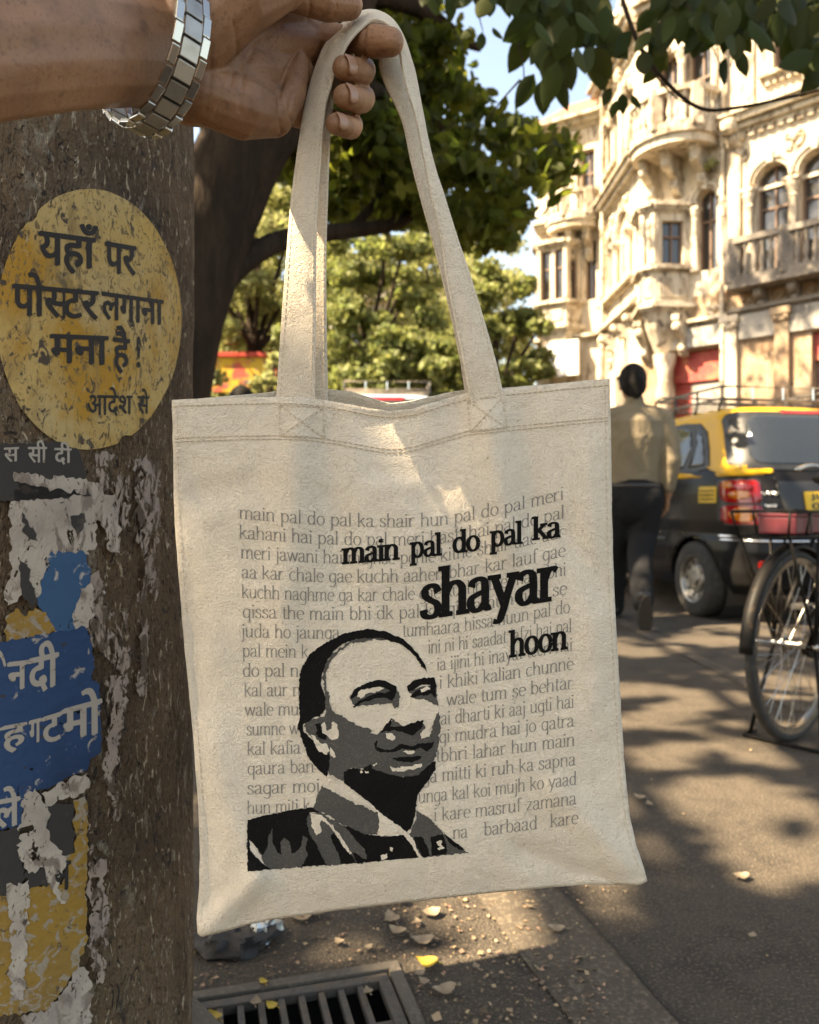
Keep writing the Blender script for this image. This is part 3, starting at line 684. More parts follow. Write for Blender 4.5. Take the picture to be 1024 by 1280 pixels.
front_rows = [((345, 512, .700), (393, 513, .698)), ((346, 490, .7000), (394, 490, .697)), ((352, 400, .693), (395, 400, .690)), ((358, 320, .688), (395.5, 320, .686)), ((364, 250, .686), (398, 250, .681)), ((372, 190, .684), (402, 190, .676)),
              ((382, 130, .684), (408, 130, .670)), ((396, 80, .688), (422, 84, .666)), ((412, 48, .692), (435, 56, .664)), ((436, 23, .696), (452, 36, .664)), ((463, 13, .698), (469, 25, .665)), ((486, 21, .698), (487, 33, .665)), ((502, 42, .697), (497, 50, .667)),
              ((514, 75, .694), (501, 74, .674)), ((521, 102, .694), (506, 102, .678)), ((530, 150, .692), (520, 150, .681)), ((541, 200, .690), (529.5, 200, .683)), ((557, 250, .690), (539, 250, .684)), ((573, 300, .691), (551, 300, .687)), ((590, 350, .693), (558, 350, .689)), ((617, 440, .698), (576, 440, .695)), ((628, 486, .701), (585, 488, .700)), ((633, 506, .702), (590, 508, .702))]
strap('handle', front_rows)
back_rows = [((362, 508, .716), (411, 508, .715)), ((363, 490, .716), (410, 487, .715)), ((368, 400, .707), (408.5, 400, .705)), ((372, 320, .702), (408, 320, .699)), ((378, 250, .699), (410, 250, .695)), ((388, 190, .698), (412, 190, .690)),
             ((396, 130, .699), (416, 132, .686)), ((410, 92, .705), (428, 96, .682)), ((424, 64, .712), (443, 68, .682)), ((442, 42, .716), (457, 48, .682)), ((463, 29, .717), (470, 36, .682)), ((482, 32, .717), (484, 41, .682)), ((494, 50, .716), (487, 56, .684)),
             ((507, 78, .714), (474, 76, .700)), ((511, 102, .713), (480, 102, .701)), ((525, 150, .711), (502, 150, .703)), ((538, 200, .710), (513, 200, .704)), ((549, 250, .710), (526, 250, .704)), ((562, 300, .711), (540, 300, .705)), ((572, 350, .712), (553, 350, .707)), ((602, 440, .716), (573, 440, .713)), ((617, 486, .719), (581, 488, .718)), ((622, 505, .719), (586, 507, .719))]
strap('handle', back_rows)

# seams: hem stitching and the crossed boxes at the handle feet
st = MB()
def stitch(pts, F=FB(.0006), pitch=7.0, r=.0005):
    for (x0, y0), (x1, y1) in zip(pts, pts[1:]):
        L = math.hypot(x1 - x0, y1 - y0); k = max(1, round(L / pitch))
        for i in range(k):
            a = (i + .14) / k; b = (i + .78) / k
            p = [F(x0 + (x1 - x0) * t, y0 + (y1 - y0) * t) for t in (a, (a + b) / 2, b)]
            st.tube(p, r, 5)
xs_ = [217 + i * (544 / 40) for i in range(41)]
stitch([(x, itp(x, TOP) + 8) for x in xs_]); stitch([(x + .5, itp(x, TOP) + 48) for x in xs_]); stitch([(x + .5, itp(x, TOP) + 52.5) for x in xs_])
for q in ([(349, 506), (404, 509), (406, 548), (350, 545)], [(584, 500), (629, 495), (634, 535), (588, 540)]):
    stitch(q + [q[0]]); stitch([q[0], q[2]]); stitch([q[1], q[3]])
stitch([(itp(y, LEF) + 6, y) for y in range(510, 1160, 25)], pitch=8, r=.0003); stitch([(itp(y, RIG) - 6, y) for y in range(485, 1095, 25)], pitch=8, r=.0003)
par(st.build('stitching', M['thread'], None))

# printed verse
M['verse'] = mat('verse_ink', (0.20, 0.18, 0.155), 0.95, spec=.1, var=[(500, .5, .7, (0.42, 0.37, 0.29))])
M['ink'] = mat('black_ink', (0.006, 0.0055, 0.005), 0.9, spec=.12, bump=[(330, .6, .0015, None, 1.6)], var=[(600, .60, .75, (0.04, 0.036, 0.03))])
M['grey_ink'] = mat('grey_ink', (0.075, 0.069, 0.062), 0.95, spec=.1, bump=[(330, .6, .0015, None, 1.6)], var=[(600, .52, .75, (0.14, 0.125, 0.105))])
W1 = [(295, 0), (345, 4), (395, 8), (450, 10.5), (500, 11), (550, 9), (585, 3), (640, -8), (705, -24)]
W18 = [(295, 2), (400, -2), (500, -10), (600, -20), (725, -36)]
def rowbase(k):
    t = (k - 1) / 17; t2 = min(1, t * 1.35); y0 = 648 + 24.55 * (k - 1)
    return lambda x: y0 + itp(x, W1) * (1 - t2) + itp(x, W18) * t2
ROWS = [(1, [('main pal do pal ka shair hun pal do pal meri', 299, 705)]), (2, [('kahani hai pal do pal meri hasti hai pal do pal', 299, 706)]),
        (3, [('meri jawani hai mujhse pehle kitne shair aae aur', 301, 706)]), (4, [('aa kar chale gae kuchh aahen bhar kar lauf gae', 302, 707)]),
        (5, [('kuchh naghme ga kar chale gae kuchh the main bhi', 302, 708)]), (6, [('qissa the main bhi dk pal ka qissa hun tum se', 303, 709)]),
        (7, [('juda ho jaunga', 302, 425), ('tumhaara hissa huun pal do', 503, 713)]), (8, [('pal mein k', 303, 386), ('ini ni hi saadat lafzi hai pal', 535, 715)]),
        (9, [('do pal n', 303, 374), ('ia ijini hi inayat teeri hai', 546, 716)]), (10, [('kal aur n', 305, 376), ('i khiki kalian chunne', 549, 717)]),
        (11, [('wale mu', 306, 374), ('wale tum se behtar', 558, 717)]), (12, [('sumne w', 308, 374), ('ai dharti ki aaj ugti hai', 551, 718)]),
        (13, [('kal kafia', 309, 376), ('gi mudra hai jo qatra', 549, 718)]), (14, [('qaura ban', 309, 393), ('tbhri lahar hun main', 545, 719)]),
        (15, [('sagar moj', 309, 400), ('ga mitti ki ruh ka sapna', 528, 720)]), (16, [('hun miti k', 309, 388), ('unga kal koi mujh ko yaad', 523, 721)]),
        (17, [('i kare masruf zamana', 542, 721)]), (18, [('na', 566, 585), ('barbaad', 605, 672), ('kare', 688, 723)])]
bm = bmesh.new()
for k, segs in ROWS:
    for s, a, b in segs: text_loops(bm, s, a, b, rowbase(k), 11.2, .145, .06, .5, .045)
par(decal('printed_verse', None, FB(.0002), M['verse'], None, 6, (1,), bm=bm, smooth=False))
bm = bmesh.new()
for s, a, b, base, xh in (('main', 429, 499, lambda x: 704.5 - .085 * (x - 429), 18), ('pal', 514, 552, lambda x: 697 - .10 * (x - 514), 18), ('do', 566, 600, lambda x: 691 - .11 * (x - 566), 18), ('pal', 614, 653, lambda x: 683 - .11 * (x - 614), 18),
                          ('ka', 667, 701, lambda x: 674.5 - .12 * (x - 667), 18), ('shayar', 527, 699, lambda x: 773 - .145 * (x - 527), 39), ('hoon', 638, 709, lambda x: 821 - .15 * (x - 638), 21)):
    text_loops(bm, s, a, b, base, xh, .30, .15, .75, .16)
par(decal('printed_title', None, FB(.00042), M['ink'], None, 6, (0, 1), bm=bm, smooth=False))

# printed portrait: grey, black and cloth-coloured shapes, as in a stencil. (crop coordinates -> pixels)
def cv(*pts): return [(300 + x * .29297, 770 + y * .29297) for x, y in pts]
GREY = [cv((352, 240), (372, 190), (420, 140), (470, 105), (540, 88), (600, 88), (640, 100), (600, 104), (575, 96), (530, 112), (470, 115), (440, 145), (420, 155), (390, 190), (372, 230), (366, 270), (372, 320), (385, 340), (384, 375), (396, 405), (440, 432), (470, 450), (510, 470), (555, 482), (575, 492), (556, 500), (585, 506), (600, 490), (640, 455), (652, 440), (700, 470), (770, 450), (790, 470), (815, 500), (838, 420), (850, 405), (856, 470), (850, 540), (838, 600), (800, 650), (760, 690), (690, 690), (600, 670), (560, 650), (470, 650), (450, 680), (440, 705), (380, 672), (372, 640), (380, 590), (330, 560), (300, 510), (270, 470), (300, 440), (360, 430), (368, 410), (362, 330)),
        cv((470, 345), (500, 310), (600, 285), (670, 310), (686, 345), (676, 390), (660, 396), (650, 372), (560, 380), (500, 385), (480, 375)),
        cv((720, 320), (780, 300), (836, 290), (846, 385), (800, 360), (750, 355)),
        cv((352, 722), (400, 752), (470, 790), (590, 838), (595, 880), (588, 935), (520, 928), (440, 892), (380, 850), (306, 830)),
        cv((755, 828), (800, 856), (850, 905), (930, 985), (978, 1012), (700, 1034), (500, 1055), (120, 1082), (96, 1040), (60, 960), (40, 950), (30, 1000), (33, 900), (290, 850), (340, 838), (420, 880), (500, 930), (640, 940), (720, 930), (745, 880))]
BLACK = [cv((372, 690), (330, 650), (290, 600), (262, 520), (246, 468), (254, 440), (252, 270), (262, 225), (300, 160), (370, 110), (450, 72), (540, 55), (620, 64), (700, 100), (760, 160), (792, 210), (800, 245), (780, 220), (745, 170), (690, 122), (600, 92), (500, 96), (440, 118), (400, 150), (372, 190), (352, 240), (345, 290), (362, 340), (364, 400), (342, 430), (322, 430), (300, 446), (270, 462), (270, 490), (300, 520), (330, 560), (382, 592), (380, 650)),
         cv((470, 350), (490, 312), (540, 286), (590, 272), (625, 278), (668, 300), (668, 325), (650, 364), (630, 352), (590, 350), (520, 370), (488, 392), (480, 388), (510, 360), (560, 338), (600, 326), (620, 330), (640, 318), (610, 302), (560, 306), (510, 330), (480, 352)),
         cv((712, 300), (740, 276), (790, 262), (830, 262), (837, 290), (834, 350), (815, 330), (800, 340), (770, 338), (740, 350), (726, 346), (745, 322), (780, 310), (815, 316), (812, 292), (770, 296), (740, 318), (716, 322)),
         cv((600, 500), (616, 472), (645, 436), (652, 440), (640, 470), (700, 470), (760, 445), (786, 446), (776, 478), (750, 500), (740, 510), (700, 498), (660, 486), (625, 490)),
         cv((570, 545), (588, 530), (584, 560), (640, 572), (690, 545), (735, 556), (770, 545), (832, 535), (822, 556), (800, 578), (770, 560), (740, 575), (690, 566), (650, 582), (600, 582), (580, 572)),
         cv((650, 604), (700, 602), (776, 596), (770, 610), (740, 622), (700, 624), (668, 618)),
         cv((444, 664), (480, 648), (520, 656), (560, 632), (566, 652), (620, 670), (690, 688), (760, 680), (800, 640), (838, 612), (832, 660), (800, 706), (760, 760), (752, 800), (748, 850), (732, 900), (708, 924), (680, 905), (600, 840), (520, 770), (444, 712)),
         cv((32, 870), (120, 848), (220, 828), (306, 816), (340, 840), (298, 838), (284, 870), (296, 930), (330, 980), (350, 1030), (372, 1060), (262, 1070), (290, 1020), (280, 985), (290, 950), (270, 935), (262, 980), (236, 1010), (220, 1012), (212, 965), (190, 945), (172, 965), (178, 1020), (160, 1010), (138, 960), (140, 905), (120, 950), (118, 985), (96, 1020), (60, 975), (38, 950), (44, 1000), (90, 1050), (128, 1080), (32, 1092)),
         cv((388, 935), (400, 925), (440, 985), (474, 1020), (500, 1054), (430, 1058), (420, 1010), (394, 965)),
         cv((440, 890), (500, 915), (530, 932), (600, 938), (640, 950), (620, 1000), (600, 1046), (500, 1056), (478, 1005), (540, 1040), (535, 1000), (490, 950)),
         cv((556, 950), (640, 940), (720, 930), (745, 960), (770, 1030), (700, 1036), (600, 1044), (576, 1000), (582, 960)),
         cv((740, 945), (775, 940), (800, 985), (812, 1026), (780, 1030), (755, 985)), cv((812, 942), (868, 930), (876, 960), (886, 1000), (880, 1016), (820, 1024)),
         cv((866, 920), (900, 950), (960, 998), (930, 996), (892, 966)),
         cv((318, 462), (345, 455), (345, 485), (372, 510), (366, 530), (340, 520), (322, 505), (330, 485))]
CLOTH = [cv((350, 460), (362, 452), (370, 490), (392, 480), (398, 450), (416, 462), (422, 500), (418, 522), (392, 530), (376, 514), (352, 500)),
         cv((302, 506), (318, 510), (340, 540), (370, 545), (384, 575), (372, 592), (340, 580), (325, 560)), cv((386, 560), (398, 575), (410, 600), (400, 606), (388, 596)),
         cv((376, 675), (390, 690), (440, 728), (560, 800), (600, 840), (640, 868), (690, 905), (720, 930), (745, 960), (760, 1000), (775, 1034), (765, 1034), (740, 990), (700, 935), (650, 938), (588, 936), (596, 880), (590, 838), (470, 775), (385, 715), (350, 722)),
         cv((300, 842), (350, 850), (400, 900), (440, 955), (478, 1012), (468, 1018), (430, 965), (390, 905), (350, 870), (340, 890), (348, 920), (325, 936), (306, 900)),
         cv((505, 325), (545, 308), (600, 302), (615, 308), (590, 322), (545, 330), (515, 352), (500, 345)), cv((770, 312), (800, 300), (812, 312), (790, 322), (775, 326)),
         cv((622, 500), (650, 500), (664, 515), (650, 532), (625, 520)), cv((770, 500), (800, 470), (820, 465), (806, 490), (816, 500), (790, 520), (774, 524)),
         cv((694, 580), (740, 572), (748, 580), (720, 590)), cv((640, 640), (660, 648), (720, 642), (776, 630), (778, 640), (750, 652), (690, 664), (650, 662)),
         cv((512, 662), (520, 658), (525, 668), (515, 672)), cv((532, 660), (548, 662), (550, 670), (536, 671)), cv((566, 634), (582, 624), (586, 632), (572, 642)),
         cv((600, 1022), (628, 1012), (630, 1030), (604, 1040)), cv((640, 985), (655, 990), (650, 1006), (640, 1000)), cv((838, 965), (862, 958), (858, 975), (874, 990), (850, 1000), (842, 992), (855, 985), (845, 978))]
def prt(name, loops, off, m, amp, s):
    return par(decal(name, [jag(l, amp, 2.2, s + i) for i, l in enumerate(loops)], FB(off), m, None, 6))
prt('portrait_grey', GREY, .0003, M['grey_ink'], .85, 300)
prt('portrait_black', BLACK, .00042, M['ink'], .55, 330)
prt('portrait_highlights', CLOTH, .00054, M['canvas'], .7, 360)
# ---------------------------------------------------------------- raised forearm and hand with a steel watch
M['skin'] = mat('skin', (0.285, 0.145, 0.078), 0.5, spec=.35, sss=.06, var=[(30, .42, .68, (0.195, 0.095, 0.052)), (12, .45, .7, (0.33, 0.17, 0.092)), (380, .54, .70, (0.165, 0.08, 0.045)), (60, .60, .75, (0.14, 0.07, 0.042))],
                bump=[(420, .35, .0007), (110, .35, .0016, (.35, 1, 1))])
M['nail'] = mat('nail', (0.36, 0.195, 0.13), 0.3, spec=.45, sss=.1)
arm = empty('person', P(-60, 60, .52), 0, 'outstretched bare forearm and hand hooking the tote bag straps over its index finger', 'person')
def apar(o, root=None):
    root = root or arm; o.parent = root; o.matrix_parent_inverse = Matrix.Translation(-root.location); return o
ch = []
fa = [(-780, 260, .20), (-420, 120, .30), (-150, 58, .42), (0, 52, .475), (80, 52, .52), (150, 58, .565), (205, 68, .60), (245, 76, .625)]
fr = [.047, .046, .0455, .0425, .041, .040, .0400, .041]
axd = (P(205, 68, .60) - P(80, 52, .52)).normalized(); dep = Vector((-.55, .83, .05)).normalized()
ch.append(([P(*p) for p in fa], fr, (dep, .74)))
# palm: four metacarpal rays, heel pads
ch.append(([P(215, 60, .61), P(300, 20, .655), P(375, 8, .69)], [.031, .026, .017]))
ch.append(([P(225, 80, .615), P(310, 60, .665), P(378, 55, .695)], [.030, .025, .0165]))
ch.append(([P(235, 95, .62), P(315, 95, .665), P(372, 92, .695)], [.030, .025, .0155]))
ch.append(([P(240, 108, .622), P(310, 124, .66), P(360, 134, .69)], [.029, .025, .0145]))
ch.append(([P(255, 118, .617), P(305, 136, .637), P(342, 146, .662)], [.022, .024, .0165]))      # hypothenar pad
ch.append(([P(345, 140, .662), P(364, 118, .672), P(372, 80, .682)], [.0165, .0125, .0105]))      # fold below the fingers
ch.append(([P(240, 45, .60), P(300, -10, .60), P(350, -22, .615)], [.030, .030, .021]))           # thumb ball
# thumb lying along the top, tip to the right
ch.append(([P(330, -30, .610), P(378, -8, .640), P(412, 4, .655), P(436, 6, .664)], [.020, .0155, .0145, .0120]))
# index under the straps
ch.append(([P(360, 22, .69), P(400, 44, .703), P(432, 52, .694), P(452, 51.5, .682), P(458, 51.5, .678), P(470, 51.5, .672), P(488, 52.5, .663)], [.016, .0130, .0126, .0126, .0117, .0134, .0116]))
# middle, ring and little finger curl round behind the straps, tips back towards the lens
TIPS = []
for rows, rr5 in (([(366, 66, .70), (396, 76, .722), (430, 81, .728), (455, 88, .712), (453, 91, .690), (443, 88, .673), (430, 85, .661)], [.0145, .0120, .0112, .0114, .0108, .0106, .0100]),
                  ([(362, 100, .70), (394, 108, .722), (430, 116, .726), (455, 123, .710), (452, 126, .688), (443, 124, .671), (431, 121, .659)], [.0140, .0115, .0106, .0110, .0104, .0104, .0100]),
                  ([(356, 136, .69), (388, 148, .712), (420, 152, .718), (441, 157, .702), (439, 160, .684), (431, 158, .669), (420, 155, .659)], [.0130, .0108, .0096, .0098, .0094, .0092, .0088])):
    ch.append(([P(*p) for p in rows], rr5)); TIPS.append((P(*rows[-1]), P(*rows[-2]), rr5[-1]))
hand = apar(blob('forearm', ch, M['skin'], None, voxel=.00125, smooth=5))
# creases of palm, wrist and finger joints pressed into the skin
CR = [([(300, 138), (303, 105), (312, 72), (330, 48), (352, 35)], 3.2, .0011), ([(352, 166), (349, 140), (351, 110), (360, 84), (372, 64)], 2.6, .0016), ([(268, 146), (282, 118), (292, 90), (296, 60), (292, 28)], 3.0, .0008), ([(256, 140), (262, 110), (264, 80), (262, 50)], 3.0, .0007),
      ([(366, 158), (362, 136), (366, 110)], 2.2, .0011), ([(322, 60), (345, 78), (352, 104)], 3.0, .0007), ([(457, 32), (455, 50), (457, 72)], 2.2, .0012), ([(434, 34), (432, 50), (434, 70)], 2.2, .0006), ([(385, -8), (388, 10), (384, 24)], 2.6, .0010), ([(418, -4), (421, 8), (417, 20)], 2.2, .0006)]
segs = []
for pts5, w5, d5 in CR:
    q5 = catmull([(x, y, 0) for x, y in pts5], 5)
    for i, (u5, v5) in enumerate(zip(q5, q5[1:])): segs.append((u5.x, u5.y, v5.x, v5.y, w5, d5))
me_ = hand.data; nv = len(me_.vertices); co = np.empty(nv * 3, np.float32); me_.vertices.foreach_get('co', co); co = co.reshape(-1, 3); no = np.empty(nv * 3, np.float32); me_.vertices.foreach_get('normal', no); no = no.reshape(-1, 3)
px_ = 512 + 1000 * co[:, 0] / co[:, 1]; py_ = 625 - 1000 * (co[:, 2] - EYE) / co[:, 1]; vd = co - np.array([0, 0, EYE]); face_ = (no * vd).sum(1) < 0
push = np.zeros(nv)
for (x0, y0, x1, y1, w5, d5) in segs:
    dx, dy = x1 - x0, y1 - y0; t = np.clip(((px_ - x0) * dx + (py_ - y0) * dy) / (dx * dx + dy * dy), 0, 1)
    dd = np.hypot(px_ - x0 - t * dx, py_ - y0 - t * dy); push = np.maximum(push, d5 * np.exp(-(dd / w5) ** 2))
# faint tendons and veins along the forearm
ve = .0006 * np.sin(py_ / 9.0 + np.sin(px_ / 60.0) * 2.0) * np.exp(-((px_ - 60) / 120.0) ** 2)
co = co - no * ((push * face_) + ve * face_)[:, None]
me_.vertices.foreach_set('co', co.astype(np.float32).ravel()); me_.update()
for tip, dip, r5 in TIPS:
    ax = (tip - dip).normalized(); nrm = Vector((.80, -.50, .12)); nrm = (nrm - ax * nrm.dot(ax)).normalized(); wd = ax.cross(nrm); c5 = tip + ax * .001
    mb = MB(); N1, N2 = 8, 8; vs = []
    for i in range(N1 + 1):
        for j in range(N2 + 1):
            u = -1 + 2 * i / N1; v = -1 + 2 * j / N2; ang = v * .95 * math.sqrt(max(0, 1 - .55 * u * u))
            vs.append(c5 + ax * (u * .0056) + (nrm * math.cos(ang) + wd * math.sin(ang)) * (r5 + .0007))
    mb.add(vs, [(i * (N2 + 1) + j, i * (N2 + 1) + j + 1, (i + 1) * (N2 + 1) + j + 1, (i + 1) * (N2 + 1) + j) for i in range(N1) for j in range(N2)])
    o = mb.build('fingernail', M['nail'], hand, smooth=True); md = o.modifiers.new('s', 'SOLIDIFY'); md.thickness = .0008
# steel bracelet watch
M['steel'] = mat('brushed_steel', (0.44, 0.405, 0.35), 0.42, metal=1.0, bump=[(300, .15, .0005, (1, 1, .1))], var=[(60, .45, .7, (0.33, 0.30, 0.26))])
M['steel_p'] = mat('polished_steel', (0.52, 0.49, 0.44), 0.22, metal=1.0)
M['gap'] = mat('link_gap', (0.03, 0.028, 0.025), .5)
M['dial'] = mat('dial', (0.03, 0.03, 0.035), 0.15)
wc = P(188, 58, .588)
watch = empty('wristwatch', wc, 0, 'steel wristwatch with a chunky three row link bracelet worn loosely on the wrist', 'watch')
E1 = P(166, 160, .590) - wc; E2 = P(236, 64, .548) - wc
Wd = E1.cross(E2).normalized()
if Wd.x < 0: Wd = -Wd
def ring(t): return wc + E1 * math.cos(t) + E2 * math.sin(t)
NL = 26
for i in range(NL):
    t = 2 * math.pi * (i + .5) / NL
    c = ring(t); tn = (ring(t + .01) - ring(t - .01)).normalized(); up = Wd.cross(tn).normalized()
    if up.dot(c - wc) < 0: up = -up
    Rm = Matrix((tn, Wd, up)).transposed()
    hl = (ring(t + math.pi / NL) - ring(t - math.pi / NL)).length / 2
    if abs((t % (2 * math.pi)) - 1.5 * math.pi) < .45: continue
    for k, (o_, hw) in enumerate(((0, .0066), (-.0106, .0029), (.0106, .0029))):
        mb = MB(); mb.box(c + Wd * o_ + up * (.0006 if k == 0 else 0) + tn * (0 if k == 0 else hl), (hl * (.90 if k == 0 else .93), hw, .0019 if k == 0 else .0015), Rm, bev=.0006)
        apar(mb.build('bracelet_link', M['steel'] if k == 0 else M['steel_p'], None), watch)
    mb = MB(); mb.tube([c - tn * hl + Wd * -.0125, c - tn * hl + Wd * .0125], .0008, 6); apar(mb.build('link_pin', M['gap'], None), watch)
c = ring(1.5 * math.pi); up = (c - wc).normalized(); q = Vector((0, 0, 1)).rotation_difference(up).to_matrix()
mb = MB(); mb.lathe([(.017, -.003), (.0195, -.002), (.020, .003), (.018, .006)], c, 32, R=q); apar(mb.build('watch_case', M['steel'], None, smooth=True, auto=40), watch)
mb = MB(); mb.lathe([(.0165, .0061), (.0165, .0068), (.012, .0074)], c, 32, R=q); apar(mb.build('dial', M['dial'], None, smooth=True, auto=40), watch)
# ---------------------------------------------------------------- trees
def leaf_mat(name, c, tr=.35, tv=1.6, rand=.45): return mat(name, c, .55, spec=.14, rand=rand, trans=(tr, tv))
M['bark'] = mat('bark', (0.026, 0.018, 0.013), 0.95, spec=.15, var=[(9, .4, .7, (0.05, 0.034, 0.023), (1, 1, .25), .8), (40, .55, .7, (0.022, 0.017, 0.013), (1, 1, .3))], bump=[(22, .9, .03, (1, 1, .22), .6), (90, .6, .006)])
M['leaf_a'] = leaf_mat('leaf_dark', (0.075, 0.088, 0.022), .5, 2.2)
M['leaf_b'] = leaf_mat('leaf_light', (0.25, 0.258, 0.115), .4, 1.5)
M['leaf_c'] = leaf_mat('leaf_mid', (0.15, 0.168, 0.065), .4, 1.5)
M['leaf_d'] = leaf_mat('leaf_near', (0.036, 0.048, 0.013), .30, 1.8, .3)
LEAF6 = np.array([(0, 0, 0), (-.26, .28, .05), (-.24, .68, .04), (0, 1, -.06), (.24, .68, .04), (.26, .28, .05)])
def leaves(name, C, size, m, parent, seed=0, droop=.35, sjit=.35, quad=False):
    """one leaf per centre, each a small folded blade"""
    r = np.random.RandomState(seed); C = np.asarray(C, float); n = len(C)
    d = r.normal(size=(n, 3)); d[:, 2] -= droop * 1.6; d /= np.linalg.norm(d, axis=1)[:, None]
    u = r.normal(size=(n, 3)); u -= d * (u * d).sum(1)[:, None]; u /= np.linalg.norm(u, axis=1)[:, None]
    w = np.cross(u, d); s = size * (1 + sjit * r.uniform(-1, 1, n))
    if quad: L = np.array([(0, 0, 0), (-.30, .5, .04), (0, 1, 0), (.30, .5, .04)]); F = [(0, 1, 2, 3)]
    else: L = LEAF6; F = [(0, 1, 2, 3), (0, 3, 4, 5)]
    k = len(L)
    V = C[:, None, :] + s[:, None, None] * (u[:, None, :] * L[None, :, 0:1] + d[:, None, :] * (L[None, :, 1:2] - .4) + w[:, None, :] * L[None, :, 2:3])
    V = V.reshape(-1, 3); nf = len(F)
    idx = (np.arange(n)[:, None, None] * k + np.array(F)[None]).reshape(-1)
    me = bpy.data.meshes.new(name); me.vertices.add(len(V)); me.vertices.foreach_set('co', V.astype(np.float32).ravel())
    me.loops.add(len(idx)); me.loops.foreach_set('vertex_index', idx.astype(np.int32))
    me.polygons.add(n * nf); me.polygons.foreach_set('loop_start', (np.arange(n * nf) * 4).astype(np.int32))
    me.update(calc_edges=True); me.materials.append(m)
    o = bpy.data.objects.new(name, me); COL.objects.link(o)
    if parent: o.parent = parent; o.matrix_parent_inverse = Matrix.Translation(-parent.location)
    return o
def clump_pts(centres, radii, per, seed):
    r = np.random.RandomState(seed); out = []
    for c, rad_ in zip(centres, radii):
        q = r.normal(size=(per, 3)); q /= np.linalg.norm(q, axis=1)[:, None]; q *= (r.rand(per)[:, None] ** .5)
        q[:, 2] *= .6; out.append(np.array(c) + q * rad_)
    return np.concatenate(out)
def inpoly(x, y, poly):
    c = False; n = len(poly); j = n - 1
    for i in range(n):
        xi, yi = poly[i]; xj, yj = poly[j]
        if (yi > y) != (yj > y) and x < (xj - xi) * (y - yi) / (yj - yi) + xi: c = not c
        j = i
    return c
def tp(o, root): o.parent = root; o.matrix_parent_inverse = Matrix.Translation(-root.location); return o
def limb(mb, pts, r0, r1, n=10, jit=.0):
    q = catmull(pts, 6); k = len(q)
    for i in range(1, k - 1): q[i] = q[i] + Vector((noise.noise(q[i] * 1.7), noise.noise(q[i] * 1.7 + Vector((9, 0, 0))), 0)) * jit
    mb.tube(q, [r0 + (r1 - r0) * i / (k - 1) for i in range(k)], n); return q

# the leaning street tree just behind the pillar
base = Vector((-1.62, 4.6, 0))
tree = empty('street_tree', base, 0, 'thick dark leaning tree trunk with dense dark green crown behind the bag', 'tree')
mb = MB()
tr_pts = [base + Vector((-.12, 0, -.1)), base + Vector((-.02, 0, .35)), P(214, 440, 4.65), P(242, 340, 4.7), P(278, 240, 4.75), P(318, 160, 4.8), P(395, 60, 4.9), P(450, -60, 5.1), P(520, -220, 5.5)]
q = catmull(tr_pts, 10); k = len(q)
rr_ = [.36, .30, .265, .255, .25, .245, .23, .20, .15]
rs = [itp(i / 10, [(j, rr_[j]) for j in range(9)]) for i in range(k)]
n = 28; vs = []
for i, p in enumerate(q):
    t = (q[min(i + 1, k - 1)] - q[max(i - 1, 0)]).normalized(); u = Vector((0, 1, 0)).cross(t).normalized(); w = t.cross(u)
    for j in range(n):
        a = 2 * math.pi * j / n
        o_ = u * math.cos(a) + w * math.sin(a)
        vs.append(p + o_ * rs[i] * (1 + .10 * noise.noise(Vector((math.cos(a) * 1.6, math.sin(a) * 1.6, i * .05))) + .05 * noise.noise(Vector((math.cos(a) * 5, math.sin(a) * 5, i * .08)))))
mb.add(vs, [(i * n + j, i * n + (j + 1) % n, (i + 1) * n + (j + 1) % n, (i + 1) * n + j) for i in range(k - 1) for j in range(n)])
tp(mb.build('trunk', M['bark'], None, smooth=True), tree)
for pts, r0, r1 in (([P(255, 378, 4.7), P(296, 336, 4.8), P(340, 306, 5.0), P(390, 293, 5.2), P(440, 290, 5.5), P(500, 277, 5.8), P(545, 240, 6.2), P(590, 190, 6.6)], .085, .03),
                    ([P(395, 70, 4.9), P(470, 120, 5.4), P(540, 150, 6.0), P(620, 175, 6.6)], .10, .025), ([P(430, -20, 5.0), P(520, 10, 5.6), P(600, 60, 6.2)], .10, .03), ([P(330, 190, 4.8), P(290, 90, 5.4), P(260, -20, 6)], .12, .04),
                    ([P(255, 420, 4.65), P(235, 330, 5), P(200, 250, 5.4)], .09, .03), ([P(440, 290, 5.5), P(470, 250, 5.8), P(500, 190, 6.2)], .04, .015)):
    mb = MB(); limb(mb, pts, r0, r1, 10, .03); tp(mb.build('limb', M['bark'], None, smooth=True), tree)
POLY = [(228, -30), (470, -30), (505, 5), (545, 30), (565, 75), (600, 105), (630, 145), (668, 170), (714, 190), (700, 222), (666, 256), (634, 292), (618, 308), (595, 298), (568, 260), (545, 265), (510, 285), (465, 292), (430, 282), (400, 270), (380, 215), (352, 178), (240, 168)]
r = random.Random(3); cs = []; rs_ = []
while len(cs) < 300:
    x = r.uniform(228, 742); y = r.uniform(-90, 320)
    if not inpoly(x, max(y, -29), POLY): continue
    if noise.noise(Vector((x / 42, y / 42, 4))) < -.30 and y > 60: continue
    d = r.uniform(5.2, 8.0); cs.append(P(x, y, d)); rs_.append(r.uniform(.16, .34))
pts_ = clump_pts(cs, rs_, 62, 1)
leaves('crown', pts_, .115, M['leaf_a'], tree, 2)

